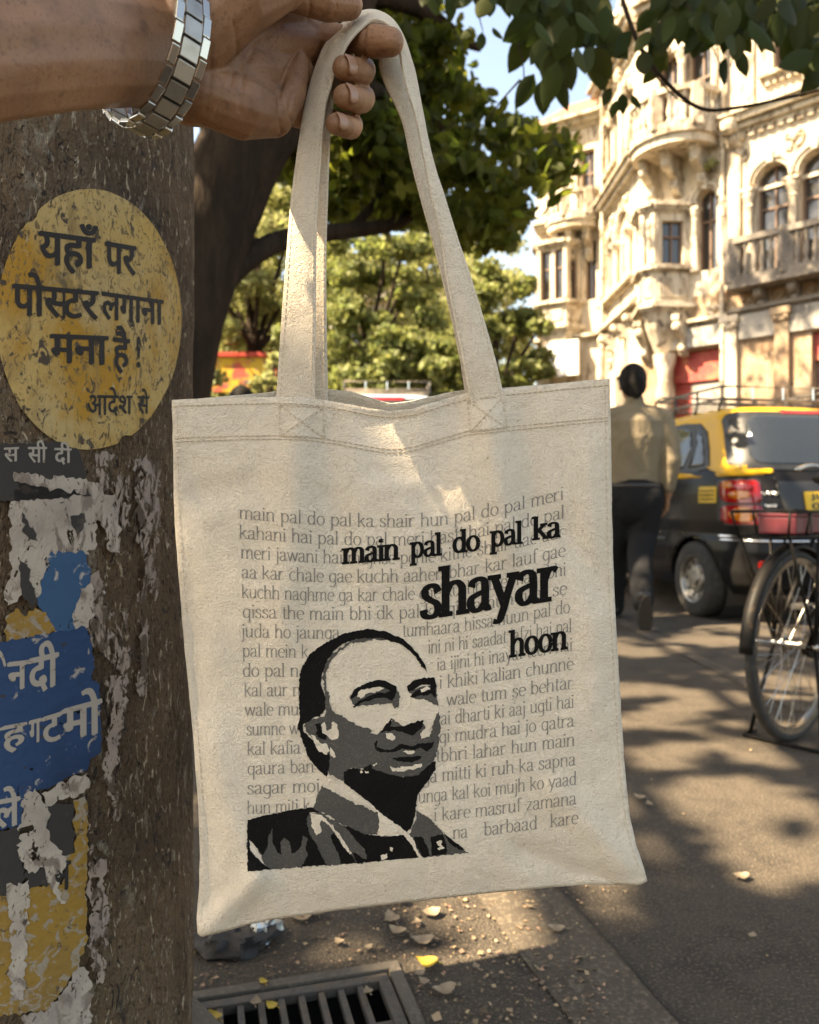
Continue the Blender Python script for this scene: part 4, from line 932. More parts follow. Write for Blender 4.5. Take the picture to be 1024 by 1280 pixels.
# far trees along the street: sunlit crowns of their own
def round_tree(name, label, x, y, h, rx, rz, m, seed, nclump=80, per=230, size=.17, trunk=.22, cat='tree', grp='sunlit trees down the street', quad=True, low=None, ox=0.0):
    root = empty(name, (x, y, 0), 0, label, cat, grp)
    r = random.Random(seed); cz = h - rz; cs = []; rs = []
    for i in range(nclump):
        while True:
            v = Vector((r.uniform(-1, 1), r.uniform(-1, 1), r.uniform(-1, 1)))
            if .25 < v.length < 1 and (low is None or v.z > low): break
        v = v * (1 + .25 * noise.noise(v * 2 + Vector((seed, 0, 0))))
        cs.append((x + ox + v.x * rx, y + v.y * rx, cz + v.z * rz)); rs.append(r.uniform(.16, .30) * rx)
    mb = MB(); limb(mb, [(x, y, -.1), (x + .1, y, cz * .4), (x - .1, y + .1, cz * .75), (x, y, cz + rz * .3)], trunk, trunk * .4, 10, .1); tp(mb.build('trunk', M['bark'], None, smooth=True), root)
    for c in cs[::max(1, nclump // 9)]:
        mb = MB(); limb(mb, [(x, y, cz * .7), (x + (c[0] - x) * .5, y + (c[1] - y) * .5, (cz * .7 + c[2]) / 2 + .2), c], trunk * .35, .03, 6, .05); tp(mb.build('limb', M['bark'], None, smooth=True), root)
    leaves('crown', clump_pts(cs, rs, per, seed), size, m, root, seed + 1, quad=quad)
    return root
def far(px, y): return (px - 512) / 1000 * y
for i, (px, y, h, rx, rz, mm, lb) in enumerate([
    (622, 21, 7.8, 1.45, 3.3, 'leaf_c', 'mid green round tree at the far end of the street beside the building'),
    (560, 26, 9.4, 2.6, 4.2, 'leaf_b', 'bright yellow-green tree seen between the two bag straps'),
    (455, 18, 7.2, 1.8, 3.1, 'leaf_c', 'shaded green tree right of the left bag strap'),
    (400, 24, 11.2, 2.8, 4.4, 'leaf_b', 'bright sunlit tree seen just right of the dark trunk'),
    (318, 20, 10.2, 2.3, 3.8, 'leaf_b', 'pale sunlit tree between the dark trunk and the left strap'),
    (520, 17, 4.6, 1.5, 2.0, 'leaf_c', 'low bushy green tree behind the roof rack of the parked van'),
    (240, 26, 13.5, 3.2, 5.2, 'leaf_b', 'tall sunlit tree partly hidden behind the pillar'),
    (592, 34, 13.5, 2.8, 5.2, 'leaf_b', 'tall pale tree farthest down the street')]):
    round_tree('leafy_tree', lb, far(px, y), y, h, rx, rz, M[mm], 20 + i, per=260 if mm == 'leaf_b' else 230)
for i, (px, y, h, rx) in enumerate([(248, 15, 3.6, .55), (335, 15.5, 3.7, .6), (265, 14.6, 3.1, .4), (345, 17, 3.9, .6)]):
    round_tree('shrub', 'yellow-green leafy shrub in front of the yellow and red shop board', far(px, y), y, h, rx, h * .28, M['leaf_b'], 60 + i, 16, 60, .15, .05, 'shrub', 'shrubs before the shop board')

round_tree('leafy_tree', 'tall added tree whose unseen high crown shades the foot of the stone house', -1.86, 14.2, 16.8, 3.3, 2.0, M['leaf_c'], 77, 46, 110, .22, .2, ox=1.5)  # added as a shade caster for the lower facade, crown above the view
# shade tree behind the camera: its crown throws the dapple, its low bough hangs into the picture
stree = empty('shade_tree', (-3.6, -2.6, 0), 0, 'leafy bough with big dark leaves hanging into the top right of the view', 'tree')
mb = MB(); limb(mb, [(-3.6, -2.6, -.1), (-3.5, -2.5, 2), (-3.3, -2.2, 4.5), (-3.0, -2.0, 7)], .38, .16, 16, .1); tp(mb.build('trunk', M['bark'], None, smooth=True), stree)
SH = []
r = random.Random(11)
K = math.cos(rad(SUN_EL)) / math.sin(rad(SUN_EL)); hx, hy = Vector((sdir.x, sdir.y)).normalized()
def shade_at(gx, gy, z): return (gx + hx * K * z, gy + hy * K * z, z)      # a point of the crown whose shadow falls at (gx, gy)
def ground_of(p):                       # where the shadow of a point lands
    return Vector((p.x - sdir.x / sdir.z * p.z, p.y - sdir.y / sdir.z * p.z))
GAPS = []  # openings shaped into the unseen crown where sun patches are wanted
for px, py, rx, ry in ((640, 1138, .16, .075), (676, 1180, .07, .06), (708, 1215, .08, .07), (735, 1245, .05, .05), (590, 1118, .08, .05), (700, 1105, .10, .05), (560, 1128, .06, .05), (845, 1005, .17, .11), (925, 985, .16, .10), (985, 1008, .14, .10), (805, 950, .16, .08), (880, 935, .2, .06),
                     (780, 905, .16, .07), (850, 885, .14, .09), (915, 872, .2, .10), (960, 905, .12, .08), (800, 860, .2, .09), (970, 1085, .09, .06), (1010, 1060, .08, .06), (830, 1060, .06, .05), (890, 800, .25, .16), (800, 815, .22, .14), (965, 790, .2, .2), (905, 755, .3, .2), (620, 1210, .03, .05), (990, 950, .12, .05)):
    g = G(px, py); GAPS.append((g.x, g.y, rx, ry))
for p, rr2 in ((P(285, 12, .63), .045), (P(315, 25, .655), .03), (P(425, 300, .69), .03), (P(925, 560, 5.3), .04), (P(900, 505, 5.6), .3), (P(990, 500, 5.6), .3), (P(235, 300, 1.03), .03), (P(360, 300, .69), .02)):
    g = ground_of(p); GAPS.append((g.x, g.y, rr2, rr2))
SHADE_N = 620
while len(SH) < SHADE_N:
    gx = r.uniform(-4.0, 6.0); gy = r.uniform(-2.0, 9.2)
    c = shade_at(gx, gy, r.uniform(5.2, 8.0))
    g = noise.noise(Vector((gx * .85, gy * .85, 2.3))) + .5 * noise.noise(Vector((gx * 2.1, gy * 2.1, 7.7)))
    if g > .34: continue
    if c[1] > 0 and c[2] < .85 + .72 * c[1] + .5: continue
    SH.append(c)
lp = clump_pts(SH, [r.uniform(.26, .46) for _ in SH], 72, 8)
gx = lp[:, 0] - sdir.x / sdir.z * lp[:, 2]; gy = lp[:, 1] - sdir.y / sdir.z * lp[:, 2]; keep = np.ones(len(lp), bool); rk = np.random.RandomState(2)
for (cx, cy, rx, ry) in GAPS:
    dd = ((gx - cx) / (rx + .045)) ** 2 + ((gy - cy) / (ry + .045)) ** 2; keep &= dd > rk.uniform(.75, 1.35, len(lp))
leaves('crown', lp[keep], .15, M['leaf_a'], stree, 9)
for c in SH[::40]:
    mb = MB(); limb(mb, [(-3.3, -2.2, 4.6), ((c[0] - 3.3) / 2, (c[1] - 2.2) / 2, (4.6 + c[2]) / 2 + .3), c], .09, .02, 6, .1); tp(mb.build('limb', M['bark'], None, smooth=True), stree)
# the bough in view
BD = 2.55
bough = [Vector((-1.6, -.6, 5.6)), Vector((-.2, 1.0, 4.4)), P(735, -140, BD), P(772, -20, BD), P(800, 58, BD), P(838, 108, BD), P(878, 136, BD), P(925, 134, BD), P(980, 123, BD), P(1040, 108, BD), P(1110, 80, BD + .1)]
mb = MB(); qb = catmull(bough, 8); mb.tube(qb, [.035 + (.0045 - .035) * min(1, i / 26) if i < 26 else .0075 - .004 * (i - 26) / (len(qb) - 26) for i in range(len(qb))], 8)
tp(mb.build('bough', M['bark'], None, smooth=True), stree)
mb = MB()
TW = [[(650, -40), (645, 30), (655, 90), (650, 130)], [(650, 100), (625, 128), (610, 150)], [(800, 60), (820, 95), (845, 122), (862, 130)], [(772, -20), (720, 10), (700, 60), (705, 110)], [(772, -20), (850, 0), (880, 40), (900, 80)],
      [(850, -40), (930, -10), (985, 30), (1010, 70)], [(620, -40), (600, 10), (604, 40)], [(700, 40), (740, 60), (765, 55)], [(900, 30), (915, 60), (914, 84)], [(530, -50), (540, -10), (560, 20)]]
for t in TW: mb.tube(catmull([P(x, y, BD + .15 * noise.noise(Vector((x / 90, y / 90, 0)))) for x, y in t], 6), [.004 - .0027 * i / ((len(t) - 1) * 6) for i in range((len(t) - 1) * 6 + 1)], 6)
tp(mb.build('twig', M['bark'], None, smooth=True), stree)
# big hanging leaves: (tip x, tip y, length px, lean)
BL = []
def spray(poly, n, seed, ln=(36, 58)):
    r = random.Random(seed); xs = [p[0] for p in poly]; ys = [p[1] for p in poly]; k = 0
    while k < n:
        x = r.uniform(min(xs), max(xs)); y = r.uniform(min(ys), max(ys))
        if inpoly(x, y, poly): BL.append((x, y, r.uniform(*ln), r.gauss(0, .45), r.uniform(-.25, .35))); k += 1
spray([(655, -40), (760, -40), (765, 20), (745, 60), (720, 80), (680, 75), (668, 30)], 62, 1)
spray([(640, -40), (700, -40), (690, 20), (650, 10)], 16, 2)
spray([(820, -40), (1060, -40), (1060, 60), (1000, 55), (950, 30), (880, 20), (838, 25)], 120, 3)
spray([(850, 10), (930, 10), (925, 50), (900, 45), (860, 30)], 22, 4, (26, 40))
spray([(1000, 40), (1060, 40), (1060, 90), (1015, 80)], 14, 5)
spray([(500, -50), (640, -50), (640, -8), (600, -2), (540, -10)], 26, 6, (34, 48))
spray([(800, 10), (845, 10), (842, 40), (810, 45)], 10, 9, (28, 40))
BL += [(668, 92, 46, .5, 0), (680, 98, 52, .05, .1), (697, 92, 46, -.45, 0), (704, 62, 52, -.2, 0), (663, 40, 52, .5, 0), (590, 34, 22, .7, .05), (603, 40, 26, .1, 0), (616, 34, 22, -.6, .1), (790, 38, 40, .6, 0), (815, 50, 46, -.3, .1), (806, 62, 40, .1, 0),
       (832, 70, 40, .7, 0), (908, 72, 36, .1, 0), (925, 62, 34, -.35, 0), (745, 64, 46, -.2, .1), (760, 40, 44, -.5, 0), (765, 110, 26, .5, .1), (778, 116, 26, -.1, .1), (770, 125, 24, .2, .1), (790, 118, 22, -.5, .1)]
mb = MB(); r = random.Random(4)
for (x, y, ln, lean, dz) in BL:
    d = BD + dz + r.uniform(-.12, .12); s = d / 1000; L = ln * s; Wd_ = L * r.uniform(.46, .60)
    a = lean; dn = Vector((math.sin(-a), r.uniform(-.35, .35), -math.cos(a))).normalized()
    sd = Vector((math.cos(a), r.uniform(-.7, .7), -math.sin(a))); sd = (sd - dn * sd.dot(dn)).normalized(); nr = sd.cross(dn)
    o = P(x, y, d); N = 6; vs = []; cu = r.uniform(-.15, .25)
    for i in range(N + 1):
        t = i / N; w = Wd_ / 2 * (math.sin(math.pi * t ** .8) ** .85 if 0 < t < 1 else 0) * (1 if t < .85 else .75)
        for k_ in (-1, 0, 1): vs.append(o + dn * L * t + sd * w * k_ + nr * (abs(k_) * w * .28 + cu * L * t * t))
    mb.add(vs, [(i * 3 + j, i * 3 + j + 1, (i + 1) * 3 + j + 1, (i + 1) * 3 + j) for i in range(N) for j in range(2)])
tp(mb.build('foliage', M['leaf_d'], None, smooth=True, fix=False), stree)
# ---------------------------------------------------------------- the old stone apartment house
M['stone'] = mat('cream_stone', (0.58, 0.51, 0.41), 0.9, spec=.2, var=[(1.2, .4, .65, (0.50, 0.415, 0.31)), (2.2, .50, .66, (0.34, 0.265, 0.185), (1, 1, .22), .5), (5, .54, .63, (0.19, 0.15, 0.115), (1, 1, .22), .4), (13, .60, .68, (0.26, 0.21, 0.16), (1, 1, .4)), (20, .58, .7, (0.62, 0.56, 0.46))], bump=[(14, .5, .03), (50, .4, .01)])
M['trim'] = mat('weathered_trim', (0.50, 0.44, 0.35), 0.9, spec=.2, var=[(2.5, .46, .62, (0.28, 0.22, 0.16), (1, 1, .4), .5), (9, .54, .64, (0.13, 0.10, 0.075), (1, 1, .5))], bump=[(18, .5, .02)])
M['grime'] = mat('grimy_stone', (0.19, 0.165, 0.14), 0.9, spec=.2, var=[(3, .45, .65, (0.10, 0.09, 0.08), (1, 1, .4)), (12, .58, .68, (0.36, 0.30, 0.23))], bump=[(18, .5, .02)])
M['plaster'] = mat('peeling_plaster', (0.27, 0.18, 0.115), 0.9, spec=.2, var=[(1.6, .45, .6, (0.33, 0.25, 0.17)), (4, .55, .65, (0.15, 0.095, 0.06), (1, 1, .5)), (11, .60, .68, (0.40, 0.35, 0.28))], bump=[(16, .5, .02)])
M['pane'] = mat('window_pane', (0.035, 0.035, 0.032), 0.06, spec=.9)
M['wood'] = mat('brown_frame', (0.15, 0.09, 0.06), 0.6)
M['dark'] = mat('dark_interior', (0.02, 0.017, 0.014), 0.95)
M['redsh'] = mat('red_shutter', (0.33, 0.045, 0.035), 0.6, var=[(3, .5, .65, (0.42, 0.14, 0.07)), (14, .6, .7, (0.2, 0.12, 0.09))])
M['brownsh'] = mat('brown_shutter', (0.16, 0.085, 0.06), 0.65, var=[(4, .5, .65, (0.24, 0.12, 0.08)), (20, .6, .7, (0.1, 0.06, 0.045))])
M['greyboard'] = mat('grey_board', (0.30, 0.28, 0.25), 0.8, var=[(2.5, .5, .6, (0.15, 0.14, 0.125)), (8, .55, .65, (0.42, 0.38, 0.32))])
M['white_board'] = mat('white_board', (0.78, 0.77, 0.74), 0.6)
A0 = Vector((9.0, 17.6, 0)); A1 = Vector((6.05, 20.8, 0)); B1 = Vector((6.05, 24.9, 0)); C1 = Vector((4.15, 26.2, 0))
ad = (A1 - A0).normalized()
bld = empty('apartment_house', A0, 0, 'ornate old cream stone apartment house with arched windows and curved balconies', 'apartment house')
def bp(o, root=None):
    root = root or bld
    if root is bld: o.parent = bld; o.matrix_parent_inverse = Matrix.Translation(-bld.location)
    else: o.parent = root
    return o
class Wall:
    def __init__(s, p0, p1):
        s.p0 = Vector(p0); s.L = (Vector(p1) - s.p0).length; s.a = (Vector(p1) - s.p0).normalized(); s.n = Vector((-s.a.y, s.a.x, 0)); s.R = Matrix((s.a, s.n, Vector((0, 0, 1)))).transposed()
    def p(s, t, z, o=0.0): return s.p0 + s.a * t + s.n * o + Vector((0, 0, z))
    def sheet(s, name, t0, t1, z0, z1, ops, m, depth=.28, off=0.0):
        """wall face with real openings and reveals; ops: (t0, t1, z0, z1, arched)"""
        mb = MB(); ts = sorted({t0, t1, *[o[0] for o in ops], *[o[1] for o in ops]}); zs = sorted({z0, z1, *[o[2] for o in ops], *[o[3] for o in ops]})
        ts = [t for t in ts if t0 <= t <= t1]; zs = [z for z in zs if z0 <= z <= z1]
        for a, b in zip(ts, ts[1:]):
            for c, d in zip(zs, zs[1:]):
                if any(o[0] < (a + b) / 2 < o[1] and o[2] < (c + d) / 2 < o[3] for o in ops): continue
                mb.add([s.p(a, c, off), s.p(b, c, off), s.p(b, d, off), s.p(a, d, off)], [(0, 1, 2, 3)])
        for o in ops:
            a, b, c, d, ar = o[:5]; out = [(a, c), (b, c)]
            if ar:
                r_ = (b - a) / 2; cz = d - r_ * ar
                arcp = [((a + b) / 2 + r_ * math.cos(math.pi * i / 12), cz + r_ * ar * math.sin(math.pi * i / 12)) for i in range(13)]
                for half, cx in ((arcp[:7], b), (arcp[6:], a)):
                    poly = [s.p(t, z, off) for t, z in half] + [s.p(cx, d, off)]
                    for i in range(len(half) - 1): mb.add([poly[i], poly[i + 1], poly[-1]], [(0, 1, 2)])
                out += arcp
            else: out += [(b, d), (a, d)]
            k = len(out)
            for i in range(k):
                (ta, za), (tb, zb) = out[i], out[(i + 1) % k]
                if abs(ta - tb) + abs(za - zb) < 1e-6: continue
                mb.add([s.p(ta, za, off), s.p(tb, zb, off), s.p(tb, zb, off - depth), s.p(ta, za, off - depth)], [(0, 1, 2, 3)])
        return bp(mb.build(name, m))
    def box(s, mb, t0, t1, z0, z1, o0, o1, bev=0.0):
        mb.box(s.p((t0 + t1) / 2, (z0 + z1) / 2, (o0 + o1) / 2), ((t1 - t0) / 2, abs(o1 - o0) / 2, (z1 - z0) / 2), s.R, bev=bev)
    def window(s, t0, t1, z0, z1, ar=0, o=-.20, mull=1, tr=.62, m='wood', curtain=None):
        mb = MB(); f = .05; s.box(mb, t0, t0 + f, z0, z1, o - .03, o + .03); s.box(mb, t1 - f, t1, z0, z1, o - .03, o + .03)
        s.box(mb, t0 + f, t1 - f, z0, z0 + f, o - .03, o + .03); zt = z0 + (z1 - z0) * tr; s.box(mb, t0 + f, t1 - f, zt, zt + f, o - .03, o + .03)
        for i in range(1, mull + 1):
            t = t0 + (t1 - t0) * i / (mull + 1); s.box(mb, t - .02, t + .02, z0 + f, zt, o - .025, o + .025); s.box(mb, t - .02, t + .02, zt + f, z1, o - .025, o + .025)
        w = bp(mb.build('window', M[m]))
        mb = MB(); mb.add([s.p(t0, z0, o - .035), s.p(t1, z0, o - .035), s.p(t1, z1, o - .035), s.p(t0, z1, o - .035)], [(0, 1, 2, 3)])
        pn = mb.build('pane', M['pane']); pn.parent = w; pn.matrix_parent_inverse = Matrix.Identity(4)
        return w
    def arch_mould(s, t0, t1, zs, r_k=1.0, w=.10, pr=.09, m='trim', jamb=0.0):
        """a moulded band round an arch head"""
        c = (t0 + t1) / 2; r_ = (t1 - t0) / 2; mb = MB(); N = 14
        for (ra, rb, oo) in ((r_ + .02, r_ + w, pr), (r_ + w + .002, r_ + w + .06, pr + .05)):
            vs = []
            for i in range(N + 1):
                a = math.pi * i / N
                for rr2, o2 in ((ra, -.0), (ra, oo), (rb, oo), (rb, -.0)): vs.append(s.p(c + rr2 * math.cos(a), zs + rr2 * r_k * math.sin(a), o2))
            mb.add(vs, [(i * 4 + j, i * 4 + (j + 1) % 4, (i + 1) * 4 + (j + 1) % 4, (i + 1) * 4 + j) for i in range(N) for j in range(4)] + [(0, 1, 2, 3), (N * 4, N * 4 + 1, N * 4 + 2, N * 4 + 3)])
        s.box(mb, c - .07, c + .07, zs + r_ * r_k - .02, zs + r_ * r_k + w + .14, 0, pr + .1, bev=.02)
        return bp(mb.build('arch_moulding', M[m]))
    def cornice(s, t0, t1, z, steps, m='trim', name='cornice', dent=0.0):
        """steps: (height, projection) stacked upwards from z"""
        mb = MB(); zz = z
        for h, pr in steps: s.box(mb, t0, t1, zz, zz + h - .002, -.05, pr); zz += h
        if dent:
            t = t0 + dent / 2
            while t < t1 - dent / 2: s.box(mb, t - dent * .28, t + dent * .28, z - .12, z - .002, -.02, steps[0][1] * .8 + .04); t += dent
        return bp(mb.build(name, M[m]))
    def column(s, t, z0, z1, r_, o=.05, m='stone'):
        h = z1 - z0; mb = MB()
        mb.lathe([(r_ * 1.5, 0), (r_ * 1.5, .05 * h), (r_ * 1.2, .07 * h), (r_ * 1.25, .10 * h), (r_, .12 * h), (r_ * .88, .82 * h), (r_ * 1.1, .84 * h), (r_ * .95, .86 * h), (r_ * 1.35, .93 * h), (r_ * 1.6, .955 * h), (r_ * 1.6, h)], s.p(t, z0, o), 14)
        s.box(mb, t - r_ * 1.7, t + r_ * 1.7, z1 + .002, z1 + .07, o - r_ * 1.7, o + r_ * 1.7)
        return bp(mb.build('column', M[m], smooth=True, auto=35))
    def pilaster(s, t0, t1, z0, z1, pr, m='stone'):
        mb = MB(); h = z1 - z0
        s.box(mb, t0, t1, z0 + .25, z1 - .30, -.03, pr, bev=.015); s.box(mb, t0 - .04, t1 + .04, z0, z0 + .248, -.03, pr + .05, bev=.02)
        s.box(mb, t0 - .03, t1 + .03, z1 - .298, z1 - .16, -.03, pr + .05, bev=.02); s.box(mb, t0 - .07, t1 + .07, z1 - .158, z1, -.03, pr + .1, bev=.02)
        mb.ball(s.p(t0 + .04, z1 - .22, pr + .04), .07, 8, 6); mb.ball(s.p(t1 - .04, z1 - .22, pr + .04), .07, 8, 6)
        return bp(mb.build('pilaster', M[m]))
    def bracket(s, t, z1, h, pr, w=.16, m='trim'):
        prof = [(0, 0), (pr, 0), (pr, -.12 * h), (pr * .85, -.22 * h), (pr * .9, -.36 * h), (pr * .62, -.5 * h), (pr * .36, -.6 * h), (pr * .42, -.78 * h), (pr * .25, -.95 * h), (0, -h)]
        mb = MB(); mb.prism([s.p(t - w / 2, z1 + z, o) for o, z in prof], s.a * w)
        mb.ball(s.p(t, z1 - .3 * h, pr * .85), (w * .62, w * .62, w * .62), 8, 6); mb.ball(s.p(t, z1 - .8 * h, pr * .36), w * .5, 8, 6)
        return bp(mb.build('bracket', M[m]))
    def relief(s, t, z, w, h, seed, m='trim', pr=.10):
        """carved ornament: scrolls and bosses round a centre"""
        r = random.Random(seed); mb = MB()
        mb.ball(s.p(t, z, .02), (w * .16, pr, h * .22), 10, 7, s.R)
        for sg in (-1, 1):
            pts = [s.p(t + sg * w * x, z + h * y, .03) for x, y in ((.10, -.35), (.30, -.28), (.42, -.02), (.34, .22), (.20, .18), (.22, .02), (.30, .04))]
            mb.tube(catmull(pts, 4), [.055 * h * (1 - i / 34) + .012 for i in range(25)], 6)
            for k in range(3): mb.ball(s.p(t + sg * w * r.uniform(.1, .45), z + h * r.uniform(-.45, .45), .02), r.uniform(.05, .09) * h + .01, 8, 5)
        return bp(mb.build('carving', M[m], smooth=True))
def baluster_mesh(h, r_):
    mb = MB(); mb.lathe([(r_ * 1.1, 0), (r_ * 1.1, .08 * h), (r_ * .55, .14 * h), (r_ * 1.15, .36 * h), (r_ * .95, .48 * h), (r_ * .45, .72 * h), (r_ * .6, .84 * h), (r_ * 1.05, .90 * h), (r_ * 1.05, h)], (0, 0, 0), 8); return mb
def balustrade(path, z0, h, m, pitch=.2, posts=(), rail_w=.18, name='balcony'):
    """rail, plinth and single balusters following a plan path"""
    mb = MB(); up = Vector((0, 0, 1))
    for (za, zb, w) in ((z0, z0 + .12, rail_w), (z0 + h - .13, z0 + h, rail_w * 1.25)):
        vs = []; k = len(path)
        for i, p in enumerate(path):
            t = (path[min(i + 1, k - 1)] - path[max(i - 1, 0)]).normalized(); n = Vector((-t.y, t.x, 0)) * w / 2
            vs += [p + n + up * za, p - n + up * za, p - n + up * zb, p + n + up * zb]
        mb.add(vs, [(i * 4 + j, i * 4 + (j + 1) % 4, (i + 1) * 4 + (j + 1) % 4, (i + 1) * 4 + j) for i in range(k - 1) for j in range(4)] + [(0, 1, 2, 3), ((k - 1) * 4, (k - 1) * 4 + 1, (k - 1) * 4 + 2, (k - 1) * 4 + 3)])
    for q in posts: mb.box(q + up * (z0 + h / 2), (.14, .14, h / 2 + .02), None, bev=.02)
    o = bp(mb.build(name, M[m])); proto = None
    L = [0.0]
    for a, b in zip(path, path[1:]): L.append(L[-1] + (b - a).length)
    s = pitch / 2
    while s < L[-1]:
        i = max(j for j in range(len(L)) if L[j] <= s); i = min(i, len(path) - 2); p = path[i].lerp(path[i + 1], (s - L[i]) / (L[i + 1] - L[i]))
        s += pitch
        if any((p - q).length < .2 for q in posts): continue
        if proto is None: b = baluster_mesh(h - .25, .062).build('baluster', M[m], smooth=True, auto=40); proto = b
        else: b = proto.copy(); COL.objects.link(b)
        b.parent = o; b.matrix_parent_inverse = Matrix.Identity(4); b.location = p + up * (z0 + .12)
    return o
def slab(path, back, z0, z1, m, name='balcony_slab'):
    mb = MB(); mb.prism([p + Vector((0, 0, z0)) for p in list(path) + list(back)], (0, 0, z1 - z0)); return bp(mb.build(name, M[m]))

Z1, Z2, Z3, ZT = 5.87, 9.75, 13.3, 16.6
WA = Wall(A0 - ad * 9, A1); OA = 9.0          # t on this wall = OA + t measured from the photo's right edge
T = lambda t: OA + t
# ground floor
gf = [(T(-2.2), T(.15), .1, 4.58, 0), (T(2.12) + .02, T(3.55), .1, 4.55, 0), (T(-5.2), T(-2.9), .1, 4.58, 0), (T(-8.4), T(-6), .1, 4.58, 0)]
WA.sheet('ground_wall', 0, WA.L, 0, Z1, gf, M['plaster'], .35)
for i, (a, b, c, d, _) in enumerate(gf):
    mb = MB(); WA.box(mb, a, b, c, d, -.34, -.28)
    for k in range(26): WA.box(mb, a, b, c + .17 * k, c + .17 * k + .13, -.279, -.262)
    bp(mb.build('shutter', M['brownsh'] if i != 1 else M['redsh']))
    mb = MB(); WA.box(mb, a, b, d - (.62 if i != 1 else .75), d - .02, -.255, -.16); bp(mb.build('shop_fascia', M['redsh']))
mb = MB(); WA.box(mb, T(2.3), T(3.1), 2.2, 3.75, -.255, -.235); bp(mb.build('poster', M['greyboard']))
mb = MB(); WA.box(mb, T(-9), T(1.75), 4.62, 5.2, -.02, .10, bev=.01); WA.box(mb, T(2.2), T(3.62), 4.6, 5.1, -.02, .12, bev=.01); bp(mb.build('signboard', M['greyboard']))
WA.cornice(0, T(1.95), 5.22, [(.05, .10), (.07, .20), (.04, .14)], 'grime'); WA.cornice(T(2.0), T(3.75), 5.15, [(.05, .10), (.07, .22), (.04, .14)], 'trim')
for t in (-5.6, -2.6, .75, 1.95): WA.pilaster(T(t) - .16, T(t) + .16, 0, 5.2, .14, 'stone' if t == 1.95 else 'plaster')
for t in (-4.4, -3.3, -2.2, -1.1, -.25, .45, 1.2): WA.bracket(T(t), Z1 - .16, .42, .40, .18, 'grime'); WA.relief(T(t) + .33, 5.5, .4, .24, int(t * 10) + 90, 'plaster', .06)
WA.relief(T(2.35), 5.5, .5, .4, 5); WA.relief(T(3.2), 5.5, .5, .4, 6)
# first floor: arcade of arched windows behind the dark balustrade
wins = [(T(c) - .37, T(c) + .37, Z1 + .1, 8.56, 1.0) for c in (1.0, .02, -.96, -2.6, -3.58, -4.56, -6.2, -7.2, -8.2)]
w2 = [(T(2.33), T(2.82), 6.45, 8.4, 1.0)]
WA.sheet('wall', 0, WA.L, Z1, Z2, wins + w2, M['stone'], .32)
for (a, b, c, d, ar) in wins + w2: WA.window(a, b, c, d); WA.arch_mould(a, b, d - (b - a) / 2)
for t in (1.5, .51, -.47, -1.5): WA.column(T(t), Z1 + .1, 8.0, .105, .09)
mb = MB(); WA.box(mb, T(-9) , T(1.55), 8.06, 8.14, -.3, -.13); bp(mb.build('transom', M['trim']))
WA.column(T(2.86), 6.45, 7.95, .08, .07); WA.relief(T(.51), 9.0, .5, .55, 21); WA.relief(T(1.72), 9.0, .3, .4, 22); WA.relief(T(-1.5), 9.0, .5, .55, 23); WA.relief(T(2.58), 8.75, .4, .3, 24)
dk = [WA.p(T(1.75), 0, .0), WA.p(T(1.75), 0, .50), WA.p(0, 0, .50)]
slab([WA.p(T(1.78), 0, -.02), WA.p(T(1.78), 0, .62), WA.p(0, 0, .62)], [WA.p(0, 0, -.02)], Z1 - .16, Z1, 'grime')
balustrade(dk, Z1, 1.0, 'grime', .19, [WA.p(T(1.72), 0, .48), WA.p(T(.51), 0, .5), WA.p(T(-.8), 0, .5), WA.p(T(-2.1), 0, .5), WA.p(T(-3.4), 0, .5)])
WA.cornice(0, T(2.3), Z2 - .28, [(.08, .08), (.10, .20), (.04, .12), (.14, .34), (.06, .44)], 'trim', dent=.22)
WA.pilaster(T(1.72), T(2.02), Z1, Z2 - .3, .10); WA.bracket(T(1.87), Z2 - .02, .5, .45, .3)
def pipe(w, t, o, z0, z1, r_=.055):
    mb = MB(); mb.tube([w.p(t, z0, o), w.p(t, z1, o)], r_, 10)
    z = z0 + .8
    while z < z1: mb.tube([w.p(t, z, o), w.p(t, z + .1, o)], r_ * 1.35, 10); z += 2.2
    bp(mb.build('drainpipe', M['trim'], smooth=True, auto=40))
pipe(WA, T(2.12), .16, .2, ZT)
# second floor
w3 = [(T(.55), T(1.0), Z2 + .95, 12.2, 0), (T(-.9), T(-.35), Z2 + .9, 12.3, 1), (T(-2.2), T(-1.6), Z2 + .9, 12.3, 1), (T(-4), T(-3.4), Z2 + .9, 12.3, 1), (T(-6), T(-5.4), Z2 + .9, 12.3, 1),
      (T(2.45), T(3.05), Z2 + .1, 12.1, 0), (T(3.3), T(3.85), Z2 + .1, 12.1, 1)]
WA.sheet('wall', 0, WA.L, Z2, Z3, w3, M['stone'], .3)
for (a, b, c, d, ar) in w3: WA.window(a, b, c, d); (WA.arch_mould(a, b, d - (b - a) / 2) if ar else WA.cornice(a - .1, b + .1, d + .05, [(.06, .08), (.08, .18)], name='hood'))
WA.cornice(T(.35), T(1.25), Z2 + .72, [(.06, .10), (.08, .22)], name='sill', dent=.16); WA.cornice(T(-1.1), T(-.15), Z2 + .72, [(.06, .10), (.08, .22)], name='sill', dent=.16)
WA.column(T(2.3), Z2 + .1, 12.0, .11, .12); WA.column(T(3.17), Z2 + .1, 12.0, .10, .12); WA.pilaster(T(1.4), T(1.75), Z2 + .1, Z3 - .3, .09); WA.pilaster(T(0.0), T(.3), Z2 + .1, Z3 - .3, .09)
WA.relief(T(2.75), 12.55, .6, .5, 31); WA.relief(T(.78), 12.7, .5, .5, 32); WA.relief(T(-.62), 12.75, .5, .4, 33)
WA.cornice(0, WA.L, Z3 - .3, [(.1, .08), (.12, .24), (.06, .15), (.16, .42), (.08, .55)], dent=.26)
